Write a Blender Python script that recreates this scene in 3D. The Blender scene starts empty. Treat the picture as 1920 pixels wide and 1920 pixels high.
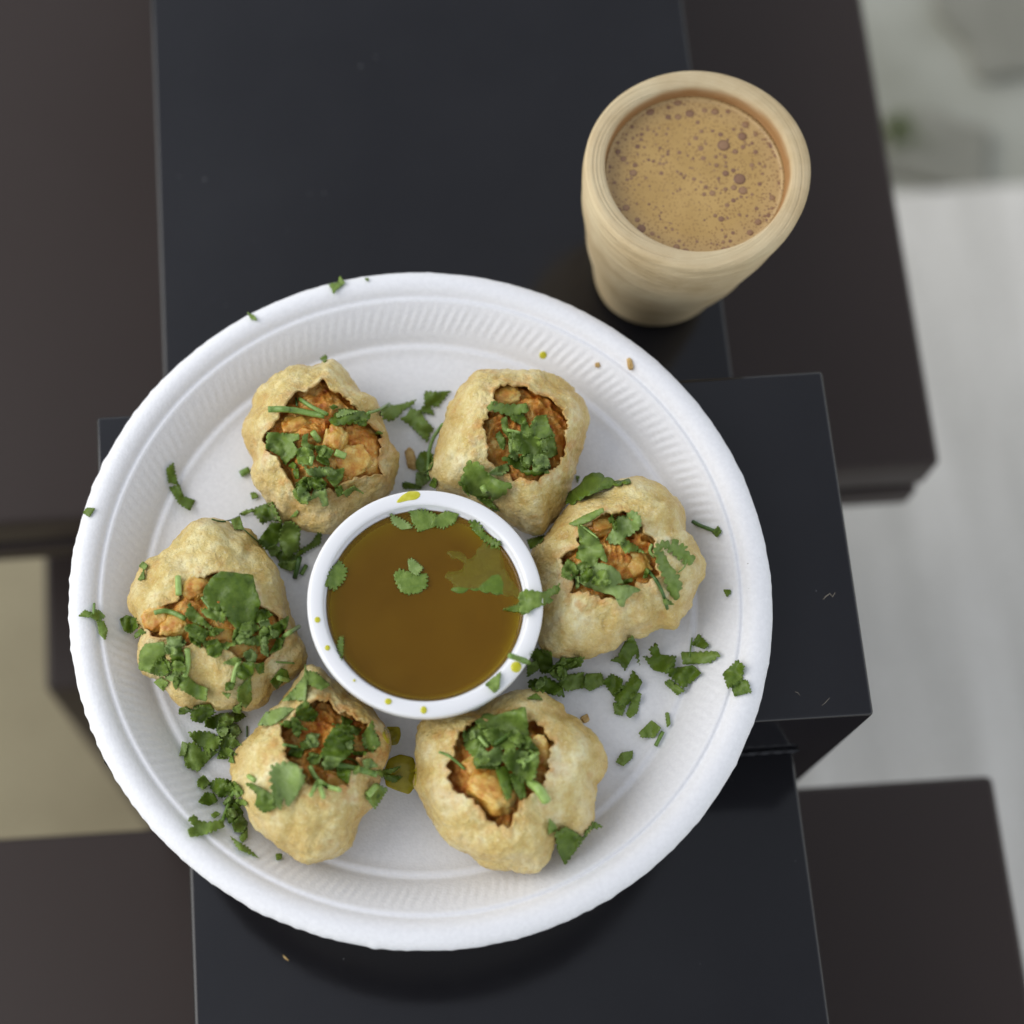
import bpy, bmesh, math, random
import numpy as np
from mathutils import Vector, Matrix, noise, geometry
from mathutils.bvhtree import BVHTree

# ---------------------------------------------------------------- camera, world, sun, exposure
scene = bpy.context.scene
COL = scene.collection
F, PX, PY = 3578.0, 654.0, 960.0            # focal length and principal point of the cropped frame (1920 px wide)
TILT, ROLL, CAM_H = math.radians(18.4), math.radians(-3.65), 0.60
CAM = Vector((0, 0, CAM_H))
ROT = Matrix.Rotation(TILT, 3, 'X') @ Matrix.Rotation(ROLL, 3, 'Z')
cam_data = bpy.data.cameras.new("camera")
cam = bpy.data.objects.new("camera", cam_data)
COL.objects.link(cam)
cam.matrix_world = Matrix.Translation(CAM) @ ROT.to_4x4()
cam_data.sensor_fit = 'HORIZONTAL'
cam_data.sensor_width = 36
cam_data.lens = F / 1920 * 36
cam_data.shift_x = (960 - PX) / 1920
cam_data.clip_start, cam_data.clip_end = 0.01, 60
cam_data.dof.use_dof = True
cam_data.dof.focus_distance = 0.603
cam_data.dof.aperture_fstop = 4.8
scene.camera = cam

SUN_EL, SUN_AZ = math.radians(38), math.radians(-80)     # azimuth measured from +Y towards +X
world = bpy.data.worlds.new("World")
scene.world = world
world.use_nodes = True
wn, wl = world.node_tree.nodes, world.node_tree.links
bg = wn["Background"]
sky = wn.new("ShaderNodeTexSky")
sky.sky_type = 'NISHITA'
sky.sun_disc = False
sky.sun_elevation = SUN_EL
sky.sun_rotation = SUN_AZ
sky.air_density, sky.dust_density, sky.ozone_density = 1.0, 0.2, 1.0
hsv = wn.new("ShaderNodeHueSaturation")                  # a veil of cloud: the same sky, far less blue
hsv.inputs["Saturation"].default_value = 0.26
wl.new(sky.outputs[0], hsv.inputs["Color"])
wl.new(hsv.outputs[0], bg.inputs["Color"])
bg.inputs["Strength"].default_value = 0.15
sun_data = bpy.data.lights.new("sun", 'SUN')
sun_data.energy = 1.0
sun_data.angle = math.radians(50)
sun_data.color = (1.0, 0.96, 0.90)
sun = bpy.data.objects.new("sun", sun_data)
COL.objects.link(sun)
sd = Vector((math.sin(SUN_AZ) * math.cos(SUN_EL), math.cos(SUN_AZ) * math.cos(SUN_EL), math.sin(SUN_EL)))
sun.rotation_euler = sd.to_track_quat('Z', 'Y').to_euler()
sun.location = sd * 3
vs = scene.view_settings
vs.view_transform, vs.look, vs.gamma, vs.exposure = 'Standard', 'None', 1.0, 0.6
vs.use_curve_mapping = False
scene.render.engine = 'CYCLES'
cy = scene.cycles
cy.use_denoising = True
cy.max_bounces, cy.diffuse_bounces, cy.glossy_bounces = 8, 4, 3
cy.transmission_bounces, cy.transparent_max_bounces, cy.volume_bounces = 6, 6, 0
cy.sample_clamp_indirect = 6.0

# ---------------------------------------------------------------- helpers
def ray(u, v):
    return ROT @ Vector(((u - PX) / F, -(v - PY) / F, -1.0))
def at(u, v, z):
    d = ray(u, v)
    return CAM + d * ((z - CAM_H) / d.z)
def crop(k, pts):
    x, y, s = k
    return [(x + a * s, y + b * s) for a, b in pts]

def mesh(name, verts, faces, smooth=True):
    me = bpy.data.meshes.new(name)
    me.from_pydata([tuple(v) for v in verts], [], faces)
    me.update()
    if smooth:
        me.polygons.foreach_set('use_smooth', [True] * len(me.polygons))
    return me
def obj(name, me, mat=None, parent=None, loc=None):
    o = bpy.data.objects.new(name, me)
    COL.objects.link(o)
    if mat is not None and me is not None and not me.materials:
        me.materials.append(mat)
    if parent is not None:
        o.parent = parent
    if loc is not None:
        o.location = loc
    return o
def tag(o, label, cat, group=None):
    o['label'], o['category'] = label, cat
    if group:
        o['group'] = group
    return o
def empty(name, loc):
    o = bpy.data.objects.new(name, None)
    o.empty_display_size = 0.01
    COL.objects.link(o)
    o.location = loc
    return o
def box(name, lo, hi, mat, parent=None, bevel=0.0015, seg=3, origin=None):
    """bevelled box between two world corners"""
    c = Vector([(a + b) / 2 for a, b in zip(lo, hi)])
    bm = bmesh.new()
    bmesh.ops.create_cube(bm, size=1)
    bmesh.ops.scale(bm, vec=[b - a for a, b in zip(lo, hi)], verts=bm.verts)
    if bevel:
        bmesh.ops.bevel(bm, geom=bm.edges[:], offset=bevel, segments=seg, profile=0.5, affect='EDGES')
    me = bpy.data.meshes.new(name)
    bm.to_mesh(me); bm.free()
    if bevel:
        me.polygons.foreach_set('use_smooth', [True] * len(me.polygons))
        me.set_sharp_from_angle(angle=math.radians(40))
    return obj(name, me, mat, parent, c - (origin or Vector((0, 0, 0))))
def lathe(prof, n, cx=0, cy_=0, fn=None, close_top=False, close_bottom=False):
    """prof: (r, z) list; fn(theta, i, r, z) -> (r, z)"""
    V, Fc = [], []
    for i, (r, z) in enumerate(prof):
        for j in range(n):
            t = 2 * math.pi * j / n
            rr, zz = fn(t, i, r, z) if fn else (r, z)
            V.append((cx + rr * math.cos(t), cy_ + rr * math.sin(t), zz))
    m = len(prof)
    for i in range(m - 1):
        for j in range(n):
            k = (j + 1) % n
            Fc.append((i * n + j, i * n + k, (i + 1) * n + k, (i + 1) * n + j))
    if close_bottom:
        Fc.append(tuple(range(n))[::-1])
    if close_top:
        Fc.append(tuple((m - 1) * n + j for j in range(n)))
    return V, Fc
def nz(p, f, seed=0.0):
    return noise.noise(Vector((p[0] * f + seed, p[1] * f - seed * 1.7, p[2] * f + seed * 0.6)))

# materials ------------------------------------------------------
class NT:
    def __init__(s, name):
        s.m = bpy.data.materials.new(name)
        s.m.use_nodes = True
        s.n, s.l = s.m.node_tree.nodes, s.m.node_tree.links
        s.p = s.n["Principled BSDF"]
        s.out = s.n["Material Output"]
        s.tc = s.n.new("ShaderNodeTexCoord")
    def set(s, **k):
        for a, v in k.items():
            s.p.inputs[a.replace('_', ' ')].default_value = v
        return s
    def link(s, a, b): s.l.new(a, b)
    def noise(s, scale, detail=4, rough=0.55, dist=0.0, vec=None):
        t = s.n.new("ShaderNodeTexNoise")
        t.inputs["Scale"].default_value = scale; t.inputs["Detail"].default_value = detail
        t.inputs["Roughness"].default_value = rough; t.inputs["Distortion"].default_value = dist
        s.link(vec or s.tc.outputs["Object"], t.inputs["Vector"])
        return t.outputs[0]
    def voro(s, scale, feature='F1', vec=None, rnd=1.0):
        t = s.n.new("ShaderNodeTexVoronoi")
        t.feature = feature
        t.inputs["Scale"].default_value = scale; t.inputs["Randomness"].default_value = rnd
        s.link(vec or s.tc.outputs["Object"], t.inputs["Vector"])
        return t.outputs["Distance"]
    def ramp(s, fac, stops):
        r = s.n.new("ShaderNodeValToRGB")
        e = r.color_ramp.elements
        while len(e) < len(stops): e.new(0.5)
        for q, (x, c) in zip(e, stops):
            q.position = x
            q.color = (*c, 1) if len(c) == 3 else c
        s.link(fac, r.inputs[0])
        return r.outputs[0]
    def mix(s, fac, a, b, mode='MIX'):
        t = s.n.new("ShaderNodeMix"); t.data_type = 'RGBA'; t.blend_type = mode
        for sock, v in ((t.inputs[0], fac), (t.inputs[6], a), (t.inputs[7], b)):
            if hasattr(v, 'is_output'): s.link(v, sock)
            elif isinstance(v, (int, float)): sock.default_value = v
            else: sock.default_value = (*v, 1)
        return t.outputs[2]
    def math(s, op, a, b=0.0, clamp=False):
        t = s.n.new("ShaderNodeMath"); t.operation = op; t.use_clamp = clamp
        for sock, v in ((t.inputs[0], a), (t.inputs[1], b)):
            if hasattr(v, 'is_output'): s.link(v, sock)
            else: sock.default_value = v
        return t.outputs[0]
    def mapping(s, scale=(1, 1, 1), rot=(0, 0, 0), src="Object"):
        t = s.n.new("ShaderNodeMapping")
        t.inputs["Scale"].default_value = scale; t.inputs["Rotation"].default_value = rot
        s.link(s.tc.outputs[src], t.inputs["Vector"])
        return t.outputs[0]
    def attr(s, name):
        t = s.n.new("ShaderNodeAttribute"); t.attribute_name = name
        return t.outputs["Fac"]
    def rand(s):
        return s.n.new("ShaderNodeObjectInfo").outputs["Random"]
    def color(s, c):
        s.link(c, s.p.inputs["Base Color"]); return s
    def bump(s, h, strength, dist):
        t = s.n.new("ShaderNodeBump")
        t.inputs["Strength"].default_value = strength; t.inputs["Distance"].default_value = dist
        s.link(h, t.inputs["Height"])
        prev = s.p.inputs["Normal"].links
        if prev: s.link(prev[0].from_socket, t.inputs["Normal"])
        s.link(t.outputs[0], s.p.inputs["Normal"]); return s

def paint(name, base, rough, dust, spec):
    t = NT(name).set(Roughness=rough)
    t.p.inputs["Specular IOR Level"].default_value = spec
    spk = t.ramp(t.voro(130), [(0.015, (1, 1, 1)), (0.05, (0, 0, 0))])
    gate = t.ramp(t.noise(47, 2), [(0.53, (0, 0, 0)), (0.63, (1, 1, 1))])
    d = t.math('MULTIPLY', spk, gate)
    film = t.ramp(t.noise(9, 5), [(0.35, (0, 0, 0)), (0.8, (1, 1, 1))])
    c = t.mix(t.math('MULTIPLY', film, dust * 0.035), base, (0.22, 0.22, 0.23))
    c = t.mix(t.math('MULTIPLY', d, dust), c, (0.42, 0.42, 0.42))
    t.color(c)
    r = t.n.new("ShaderNodeMapRange")
    r.inputs[3].default_value, r.inputs[4].default_value = rough, rough + 0.10
    t.link(film, r.inputs[0]); t.link(r.outputs[0], t.p.inputs["Roughness"])
    t.bump(t.noise(60, 3), 0.08, 0.0006)
    return t.m
M_BLACK = paint("gloss_black_paint", (0.0058, 0.0056, 0.0075), 0.09, 0.9, 0.45)
M_BROWN = paint("satin_brown_paint", (0.034, 0.0235, 0.0200), 0.42, 0.4, 0.25)

# ---------------------------------------------------------------- ground
def ground_mat(name, a, b, c, sc, stretch=(1, 1, 1)):
    t = NT(name).set(Roughness=0.85)
    v = t.mapping(stretch)
    n1 = t.ramp(t.noise(sc, 4, vec=v), [(0.3, a), (0.55, b), (0.75, c)])
    n2 = t.noise(sc * 40, 3)
    t.color(t.mix(0.25, n1, n2, 'OVERLAY'))
    t.bump(n2, 0.3, 0.003)
    return t.m
M_CONC = ground_mat("grey_green_concrete", (0.25, 0.25, 0.20), (0.34, 0.34, 0.285), (0.40, 0.40, 0.35), 7)
M_TAN = ground_mat("tan_paving", (0.30, 0.255, 0.155), (0.37, 0.32, 0.20), (0.42, 0.37, 0.25), 5)
M_WHITE = ground_mat("pale_paving", (0.46, 0.445, 0.40), (0.57, 0.55, 0.50), (0.70, 0.68, 0.625), 5, (5.0, 0.7, 1))
M_STONE = ground_mat("dark_stone", (0.17, 0.165, 0.13), (0.21, 0.205, 0.165), (0.26, 0.25, 0.205), 12)
GZ = -0.75
def sheet(name, x0, x1, y0, y1, z, mat):
    me = mesh(name, [(x0, y0, 0), (x1, y0, 0), (x1, y1, 0), (x0, y1, 0)], [(0, 1, 2, 3)], False)
    o = obj(name, me, mat, loc=(0, 0, z)); o['kind'] = 'structure'; return o
sheet("ground", -6, 6, -6, 6, GZ - 0.012, M_CONC)
o = box("pavement", (-3, -3, GZ - 0.010), (0.10, 1.2, GZ), M_TAN, bevel=0.003); o['kind'] = 'structure'
o = box("pavement", (0.104, -3, GZ - 0.010), (3, 0.684, GZ + 0.002), M_WHITE, bevel=0.003); o['kind'] = 'structure'
def stone(lo, hi, label, seed):
    bm = bmesh.new()
    bmesh.ops.create_cube(bm, size=1)
    bmesh.ops.subdivide_edges(bm, edges=bm.edges[:], cuts=5, use_grid_fill=True)
    for v in bm.verts:
        v.co = Vector([a + (b - a) * (q + 0.5) for a, b, q in zip(lo, hi, v.co)])
        n = noise.noise_vector(v.co * 14 + Vector((seed, 0, 0)))
        v.co += Vector((n.x * 0.03, n.y * 0.03, n.z * 0.004 if v.co.z > lo[2] + 0.004 else 0))
    me = bpy.data.meshes.new("paving_stone"); bm.to_mesh(me); bm.free()
    tag(obj("paving_stone", me, M_STONE), label, "stone")
stone((0.440, 0.690, GZ - 0.013), (0.522, 0.748, GZ - 0.002), "dark grey blurred stone on the ground beside the pale paving edge", 3)
stone((0.505, 0.790, GZ - 0.013), (0.66, 0.92, GZ - 0.002), "dark grey blurred stone in the top right corner of the photo", 9)
# tuft of green beside the stone
tv, tf = [], []
rnd = random.Random(4)
for i in range(60):
    a, r = rnd.uniform(0, 6.28), abs(rnd.gauss(0, 0.009))
    bx, by = 0.452 + r * math.cos(a), 0.737 + r * math.sin(a)
    h, w, l = rnd.uniform(0.008, 0.022), 0.0018, rnd.uniform(0, 6.28)
    k = len(tv)
    tv += [(bx - w, by, GZ - 0.012), (bx + w, by, GZ - 0.012), (bx + 0.008 * math.cos(l), by + 0.008 * math.sin(l), GZ + h)]
    tf.append((k, k + 1, k + 2))
tm = NT("moss_green").set(Base_Color=(0.14, 0.19, 0.04, 1), Roughness=0.8).m
g = obj("grass_tuft", mesh("grass_tuft", tv, tf, False), tm)
tag(g, "small green tuft growing against the blurred grey stone", "grass"); g['kind'] = 'stuff'

# ---------------------------------------------------------------- table: black stand on brown planks
ARM_Z = -0.0485
st = tag(empty("table_stand", (0.04, 0.18, -0.16)), "glossy black painted stand of thick crossing bars under the foam plate", "stand")
O = st.location
box("cross_block", (-0.0832, 0.1205, -0.160), (0.1629, 0.2392, 0.0), M_BLACK, st, 0.0014, 3, O)
box("arm", (-0.0650, 0.2396, -0.160), (0.1432, 0.64, ARM_Z), M_BLACK, st, 0.0014, 3, O)
box("arm", (-0.0616, -0.16, -0.160), (0.1466, 0.1201, ARM_Z), M_BLACK, st, 0.0014, 3, O)
# weld bead where the front arm meets the block
wv = []
bm = bmesh.new()
for i in range(46):
    x = -0.058 + 0.2035 * i / 45
    mt = Matrix.Translation(Vector((x, 0.1196, ARM_Z + 0.0006)) - O) @ Matrix.Diagonal((0.0036, 0.0013 + 0.0004 * noise.noise(Vector((i, 2, 0))), 0.0012, 1))
    bmesh.ops.create_icosphere(bm, subdivisions=1, radius=1, matrix=mt)
me = bpy.data.meshes.new("weld_bead"); bm.to_mesh(me); bm.free()
obj("weld_bead", me, M_BLACK, st)
def plank(y0, y1, label, front):
    p = tag(empty("bench_plank", (0, (y0 + y1) / 2, -0.214)), label, "plank", "brown planks under the stand")
    o_ = p.location
    box("top_board", (-0.27, y0, -0.187), (0.2500, y1, -0.1602), M_BROWN, p, 0.003, 3, o_)
    a, b = (y0 + 0.006, y1) if front else (y0, y1 - 0.006)
    box("spacer", (-0.262, a, -0.196), (0.242, b, -0.1872), M_BROWN, p, 0.0, 1, o_)
    box("lower_board", (-0.27, y0, -0.214), (0.2500, y1, -0.1962), M_BROWN, p, 0.003, 3, o_)
    return p
plank(0.2575, 0.66, "wide dark brown plank running behind the plate and clay cup", True)
front_plank = plank(-0.20, 0.1255, "wide dark brown plank running in front of the plate", False)
box("leg", (-0.10, -0.15, GZ), (0.10, 0.02, -0.2142), M_BROWN, front_plank, 0.003, 3, front_plank.location)
lg = tag(empty("support_leg", (-0.06, 0.33, GZ)), "dark blurred support leg seen through the gap left of the plate", "leg")
O = lg.location
box("post", (-0.152, 0.2184, GZ), (0.06, 0.44, -0.30), M_BROWN, lg, 0.003, 3, O)
box("neck", (-0.13, 0.30, -0.2998), (0.04, 0.42, -0.2142), M_BROWN, lg, 0.003, 3, O)
# ---------------------------------------------------------------- foam plate
PC, PR, PZ = Vector((0.0208, 0.1670, 0)), 0.1123, 0.0032      # centre, outer radius, top of the well
t = NT("white_foam").set(Roughness=0.62)
t.p.inputs["Specular IOR Level"].default_value = 0.35
fc_ = t.ramp(t.noise(700, 2), [(0.3, (0.765, 0.765, 0.78)), (0.7, (0.82, 0.82, 0.835))])
sp_ = t.math('MULTIPLY', t.ramp(t.voro(150), [(0.02, (1, 1, 1)), (0.035, (0, 0, 0))]), t.ramp(t.noise(60, 2), [(0.55, (0, 0, 0)), (0.6, (1, 1, 1))]))
t.color(t.mix(t.math('MULTIPLY', sp_, 0.7), fc_, (0.12, 0.08, 0.04)))
t.bump(t.voro(1100), 0.15, 0.0004)
t.bump(t.noise(300, 3), 0.06, 0.0005)
M_FOAM = t.m
prof = [(0.0, PZ), (0.02, PZ), (0.2, PZ), (0.4, PZ), (0.6, PZ), (0.72, PZ), (0.75, PZ + .0001), (0.765, PZ + .0004), (0.775, PZ + .0010),
        (0.783, PZ + .0014), (0.79, PZ + .0012), (0.797, PZ + .0010), (0.803, PZ + .0014)]
for i in range(1, 15):                                            # fluted wall
    s = i / 14
    prof.append((0.803 + 0.100 * s, PZ + 0.0014 + 0.0098 * s ** 0.85))
prof += [(0.907, .0143), (0.911, .0141), (0.915, .0142), (0.919, .0147), (0.925, .0154), (0.935, .0161), (0.948, .0165), (0.960, .0165), (0.970, .0162),
         (0.980, .0157), (0.988, .0150), (0.994, .0142), (0.998, .0132), (1.0, .0122), (0.999, .0115), (0.990, .0112)]
under = [(0.975, .0122), (0.955, .0130), (0.93, .0125), (0.91, .0112), (0.86, .0064), (0.80, .0010), (0.79, 0.0), (0.5, 0.0), (0.0, 0.0)]
n_top = len(prof)
prof = [(r * PR, z) for r, z in prof + under]
def plate_fn(th, i, r, z):
    q = r / PR
    if i < n_top:
        w = max(0.0, min(1, (q - 0.822) / 0.02)) * max(0.0, min(1, (0.896 - q) / 0.025))
        if w > 0:
            am = 0.65 + 0.35 * math.sin(2 * th + 0.6)
            z += 0.00025 * w * am * (1 + 0.5 * noise.noise(Vector((th * 9, 3, 0)))) * math.sin(196 * th + (q - 0.80) * 110 + 0.9 * noise.noise(Vector((th * 14, 0, 0))))
        if q > 0.985:
            e = noise.noise(Vector((math.cos(th) * 34, math.sin(th) * 34, 2.0)))
            e2 = noise.noise(Vector((math.cos(th) * 9, math.sin(th) * 9, 7.0)))
            jag = 0.45 + 0.55 * max(0, math.sin(th * 1.0 + 4.2))
            r += PR * (q - 0.985) / 0.015 * (0.0060 * e * jag * (1 if e > 0 else 0.5) + 0.0022 * e2)
    z += 0.0005 * math.sin(th * 2 + 1.0) * max(0, q - 0.8) * 4
    return r, z
V, Fc = lathe(prof, 1176, PC.x, PC.y, plate_fn)
plate_v, plate_f = V, Fc
pm = mesh("foam_plate", [(x - PC.x, y - PC.y, z) for x, y, z in V], Fc)
tag(obj("foam_plate", pm, M_FOAM, loc=PC), "round white foam plate with fluted rim holding six filled puris", "plate")

# ---------------------------------------------------------------- clay cup of milky tea
t = NT("raw_clay").set(Roughness=0.88)
t.p.inputs["Specular IOR Level"].default_value = 0.2
flat_ = t.n.new("ShaderNodeVectorMath"); flat_.operation = 'MULTIPLY'; flat_.inputs[1].default_value = (1, 1, 0); t.link(t.tc.outputs["Object"], flat_.inputs[0])
len_ = t.n.new("ShaderNodeVectorMath"); len_.operation = 'LENGTH'; t.link(flat_.outputs[0], len_.inputs[0])
sep_ = t.n.new("ShaderNodeSeparateXYZ"); t.link(t.tc.outputs["Object"], sep_.inputs[0])
cmb_ = t.n.new("ShaderNodeCombineXYZ")
t.link(t.math('MULTIPLY', len_.outputs["Value"], 1300), cmb_.inputs[0]); t.link(t.math('MULTIPLY', sep_.outputs[0], 9), cmb_.inputs[1]); t.link(t.math('MULTIPLY', sep_.outputs[2], 420), cmb_.inputs[2])
rings = t.noise(1.0, 4, vec=cmb_.outputs[0])
blot = t.noise(42, 5, 0.6)
c = t.ramp(blot, [(0.30, (0.43, 0.315, 0.165)), (0.5, (0.56, 0.44, 0.265)), (0.72, (0.65, 0.545, 0.35))])
c = t.mix(0.22, c, t.ramp(rings, [(0.3, (0.40, 0.30, 0.16)), (0.7, (0.64, 0.53, 0.33))]))
pits = t.ramp(t.voro(210), [(0.0, (1, 1, 1)), (0.05, (0, 0, 0))])
pg = t.math('MULTIPLY', pits, t.ramp(t.noise(50, 2), [(0.58, (0, 0, 0)), (0.64, (1, 1, 1))]))
c = t.mix(t.math('MULTIPLY', pg, 0.6), c, (0.16, 0.10, 0.05))
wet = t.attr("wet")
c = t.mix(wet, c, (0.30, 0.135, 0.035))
t.color(c)
t.bump(rings, 0.6, 0.0014)
t.bump(t.noise(900, 3), 0.25, 0.0003)
M_CLAY = t.m
CB, CT = Vector((0.1188, 0.3003, ARM_Z + 0.0003)), Vector((0.1228, 0.3008, 0.0345))
ch = CT.z - CB.z
RO = [(0.0, .0170), (0.01, .0196), (0.03, .0213), (0.07, .0226), (0.12, .0237), (0.2, .0256), (0.3, .0277), (0.4, .0296), (0.5, .0314), (0.6, .0331),
      (0.7, .0346), (0.78, .0357), (0.85, .0366), (0.90, .0371), (0.925, .0372), (0.94, .0369), (0.955, .0371), (0.975, .0372), (0.988, .0370), (0.9965, .0365), (1.0, .0356)]
RI = [(1.001, .0338), (1.0, .0318), (0.9965, .0310), (0.988, .0306), (0.97, .0303), (0.95, .0301), (0.92, .0299), (0.89, .0296), (0.85, .0292), (0.6, .0265), (0.3, .0210), (0.12, .0150), (0.10, 0.0)]
prof = [(0.0, 0.0)] + [(r, s) for s, r in RO] + [(r, s) for s, r in RI]
n_out = len(RO) + 1
def cup_pt(th, i, r, s):
    w = 1 + 0.006 * math.sin(2 * th + 0.8) + 0.004 * math.sin(3 * th + 2 + s * 3)
    if 0 < i < n_out:
        w += 0.019 * math.sin(s * 21 + 0.5 * math.sin(th + 1)) * (1 - s) * min(1, s * 8) + 0.006 * noise.noise(Vector((math.cos(th) * 2, math.sin(th) * 2, s * 9)))
        w += 0.03 * math.exp(-((s - 0.06) / 0.05) ** 2) * max(0, math.sin(th * 2 + 0.5))
    return r * w, s
V, Fc = lathe(prof, 192, 0, 0, cup_pt)
lean = CT - CB
cup_v = [(x + CB.x + lean.x * s, y + CB.y + lean.y * s, CB.z + ch * s + (0.0007 * math.sin(2 * math.atan2(y, x) + 2.2) if s > .5 else 0)) for x, y, s in V]
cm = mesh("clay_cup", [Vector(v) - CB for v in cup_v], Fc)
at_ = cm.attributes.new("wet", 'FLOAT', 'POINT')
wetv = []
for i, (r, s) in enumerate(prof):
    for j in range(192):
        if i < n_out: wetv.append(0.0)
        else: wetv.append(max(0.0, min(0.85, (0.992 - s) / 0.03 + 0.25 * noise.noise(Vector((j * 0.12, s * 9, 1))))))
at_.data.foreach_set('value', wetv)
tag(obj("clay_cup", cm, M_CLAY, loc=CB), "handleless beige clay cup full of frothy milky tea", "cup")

# tea
TZ = CB.z + ch * 0.915
tc_ = CB + lean * 0.915
TR = 0.0299
t = NT("milky_tea_froth").set(Roughness=0.32)
fine = t.voro(1020, rnd=0.85)
dots = t.ramp(fine, [(0.24, (1, 1, 1)), (0.38, (0, 0, 0))])
dist_ = t.n.new("ShaderNodeVectorMath"); dist_.operation = 'DISTANCE'; t.link(t.tc.outputs["Object"], dist_.inputs[0]); dist_.inputs[1].default_value = (-0.007, -0.007, 0)
smooth_ = t.ramp(t.math('MULTIPLY', dist_.outputs["Value"], 30), [(0.15, (0.65, 0.65, 0.65)), (0.50, (1, 1, 1))])
patch = t.math('MULTIPLY', smooth_, t.ramp(t.noise(75, 3), [(0.25, (0.55, 0.55, 0.55)), (0.5, (1, 1, 1))]))
tiny = t.ramp(t.voro(2600), [(0.14, (1, 1, 1)), (0.32, (0, 0, 0))])
rad = t.n.new("ShaderNodeVectorMath"); rad.operation = 'LENGTH'; t.link(t.tc.outputs["Object"], rad.inputs[0])
edge = t.ramp(t.math('MULTIPLY', rad.outputs["Value"], 1 / TR), [(0.70, (0, 0, 0)), (0.98, (1, 1, 1))])
base = t.ramp(t.noise(55, 4), [(0.3, (0.42, 0.265, 0.085)), (0.7, (0.52, 0.34, 0.12))])
base = t.mix(t.math('MULTIPLY', edge, 0.5), base, (0.52, 0.37, 0.19))
cc = t.mix(t.math('MULTIPLY', t.math('MULTIPLY', dots, patch), 0.9), base, (0.24, 0.125, 0.05))
cc = t.mix(t.math('MULTIPLY', t.math('MULTIPLY', tiny, t.math('ADD', edge, 0.8, True)), 0.6), cc, (0.27, 0.155, 0.075))
t.color(cc)
M_TEA = t.m
V, Fc = [(0, 0, 0)], []
NR, NA = 40, 120
for i in range(1, NR + 1):
    for j in range(NA):
        r, a = TR * i / NR, 2 * math.pi * j / NA
        x, y = r * math.cos(a), r * math.sin(a)
        zz = 0.00018 * noise.noise(Vector((x * 130, y * 130, 0))) + (0.0008 * max(0, (i / NR - 0.95) / 0.05) ** 2)
        V.append((x, y, zz))
for j in range(NA): Fc.append((0, 1 + j, 1 + (j + 1) % NA))
for i in range(NR - 1):
    for j in range(NA):
        a, b = 1 + i * NA + j, 1 + i * NA + (j + 1) % NA
        Fc.append((a, a + NA, b + NA, b))
k = len(V)                                                       # body of the drink down the inside of the cup
for s, r in ((0.85, .0288), (0.6, .0262), (0.3, .0207), (0.13, .0149)):
    for j in range(NA):
        a = 2 * math.pi * j / NA
        V.append((r * math.cos(a) - lean.x * (0.915 - s), r * math.sin(a) - lean.y * (0.915 - s), ch * (s - 0.915)))
rim = 1 + (NR - 1) * NA
rows = [rim] + [k + q * NA for q in range(4)]
for a, b in zip(rows, rows[1:]):
    for j in range(NA): Fc.append((a + j, b + j, b + (j + 1) % NA, a + (j + 1) % NA))
tea = tag(obj("milky_tea", mesh("milky_tea", V, Fc), M_TEA, loc=tc_), "frothy orange brown milky tea filling the clay cup", "drink")
t = NT("tea_bubble").set(Roughness=0.30)
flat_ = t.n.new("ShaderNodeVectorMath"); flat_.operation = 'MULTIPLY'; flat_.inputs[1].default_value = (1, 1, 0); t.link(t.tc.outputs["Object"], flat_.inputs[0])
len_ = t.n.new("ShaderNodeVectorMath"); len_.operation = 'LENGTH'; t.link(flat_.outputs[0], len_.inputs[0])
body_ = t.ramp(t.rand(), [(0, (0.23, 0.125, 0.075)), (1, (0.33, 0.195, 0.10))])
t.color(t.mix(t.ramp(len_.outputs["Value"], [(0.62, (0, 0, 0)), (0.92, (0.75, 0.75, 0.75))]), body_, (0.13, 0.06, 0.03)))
M_BUB = t.m
bm = bmesh.new()
bmesh.ops.create_uvsphere(bm, u_segments=12, v_segments=6, radius=1)
bmesh.ops.delete(bm, geom=[v for v in bm.verts if v.co.z < -0.4], context='VERTS')
bub_me = bpy.data.meshes.new("bubble"); bm.to_mesh(bub_me); bm.free()
bub_me.polygons.foreach_set('use_smooth', [True] * len(bub_me.polygons)); bub_me.materials.append(M_BUB)
KC = (1070, 100, 0.2812)
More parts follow.
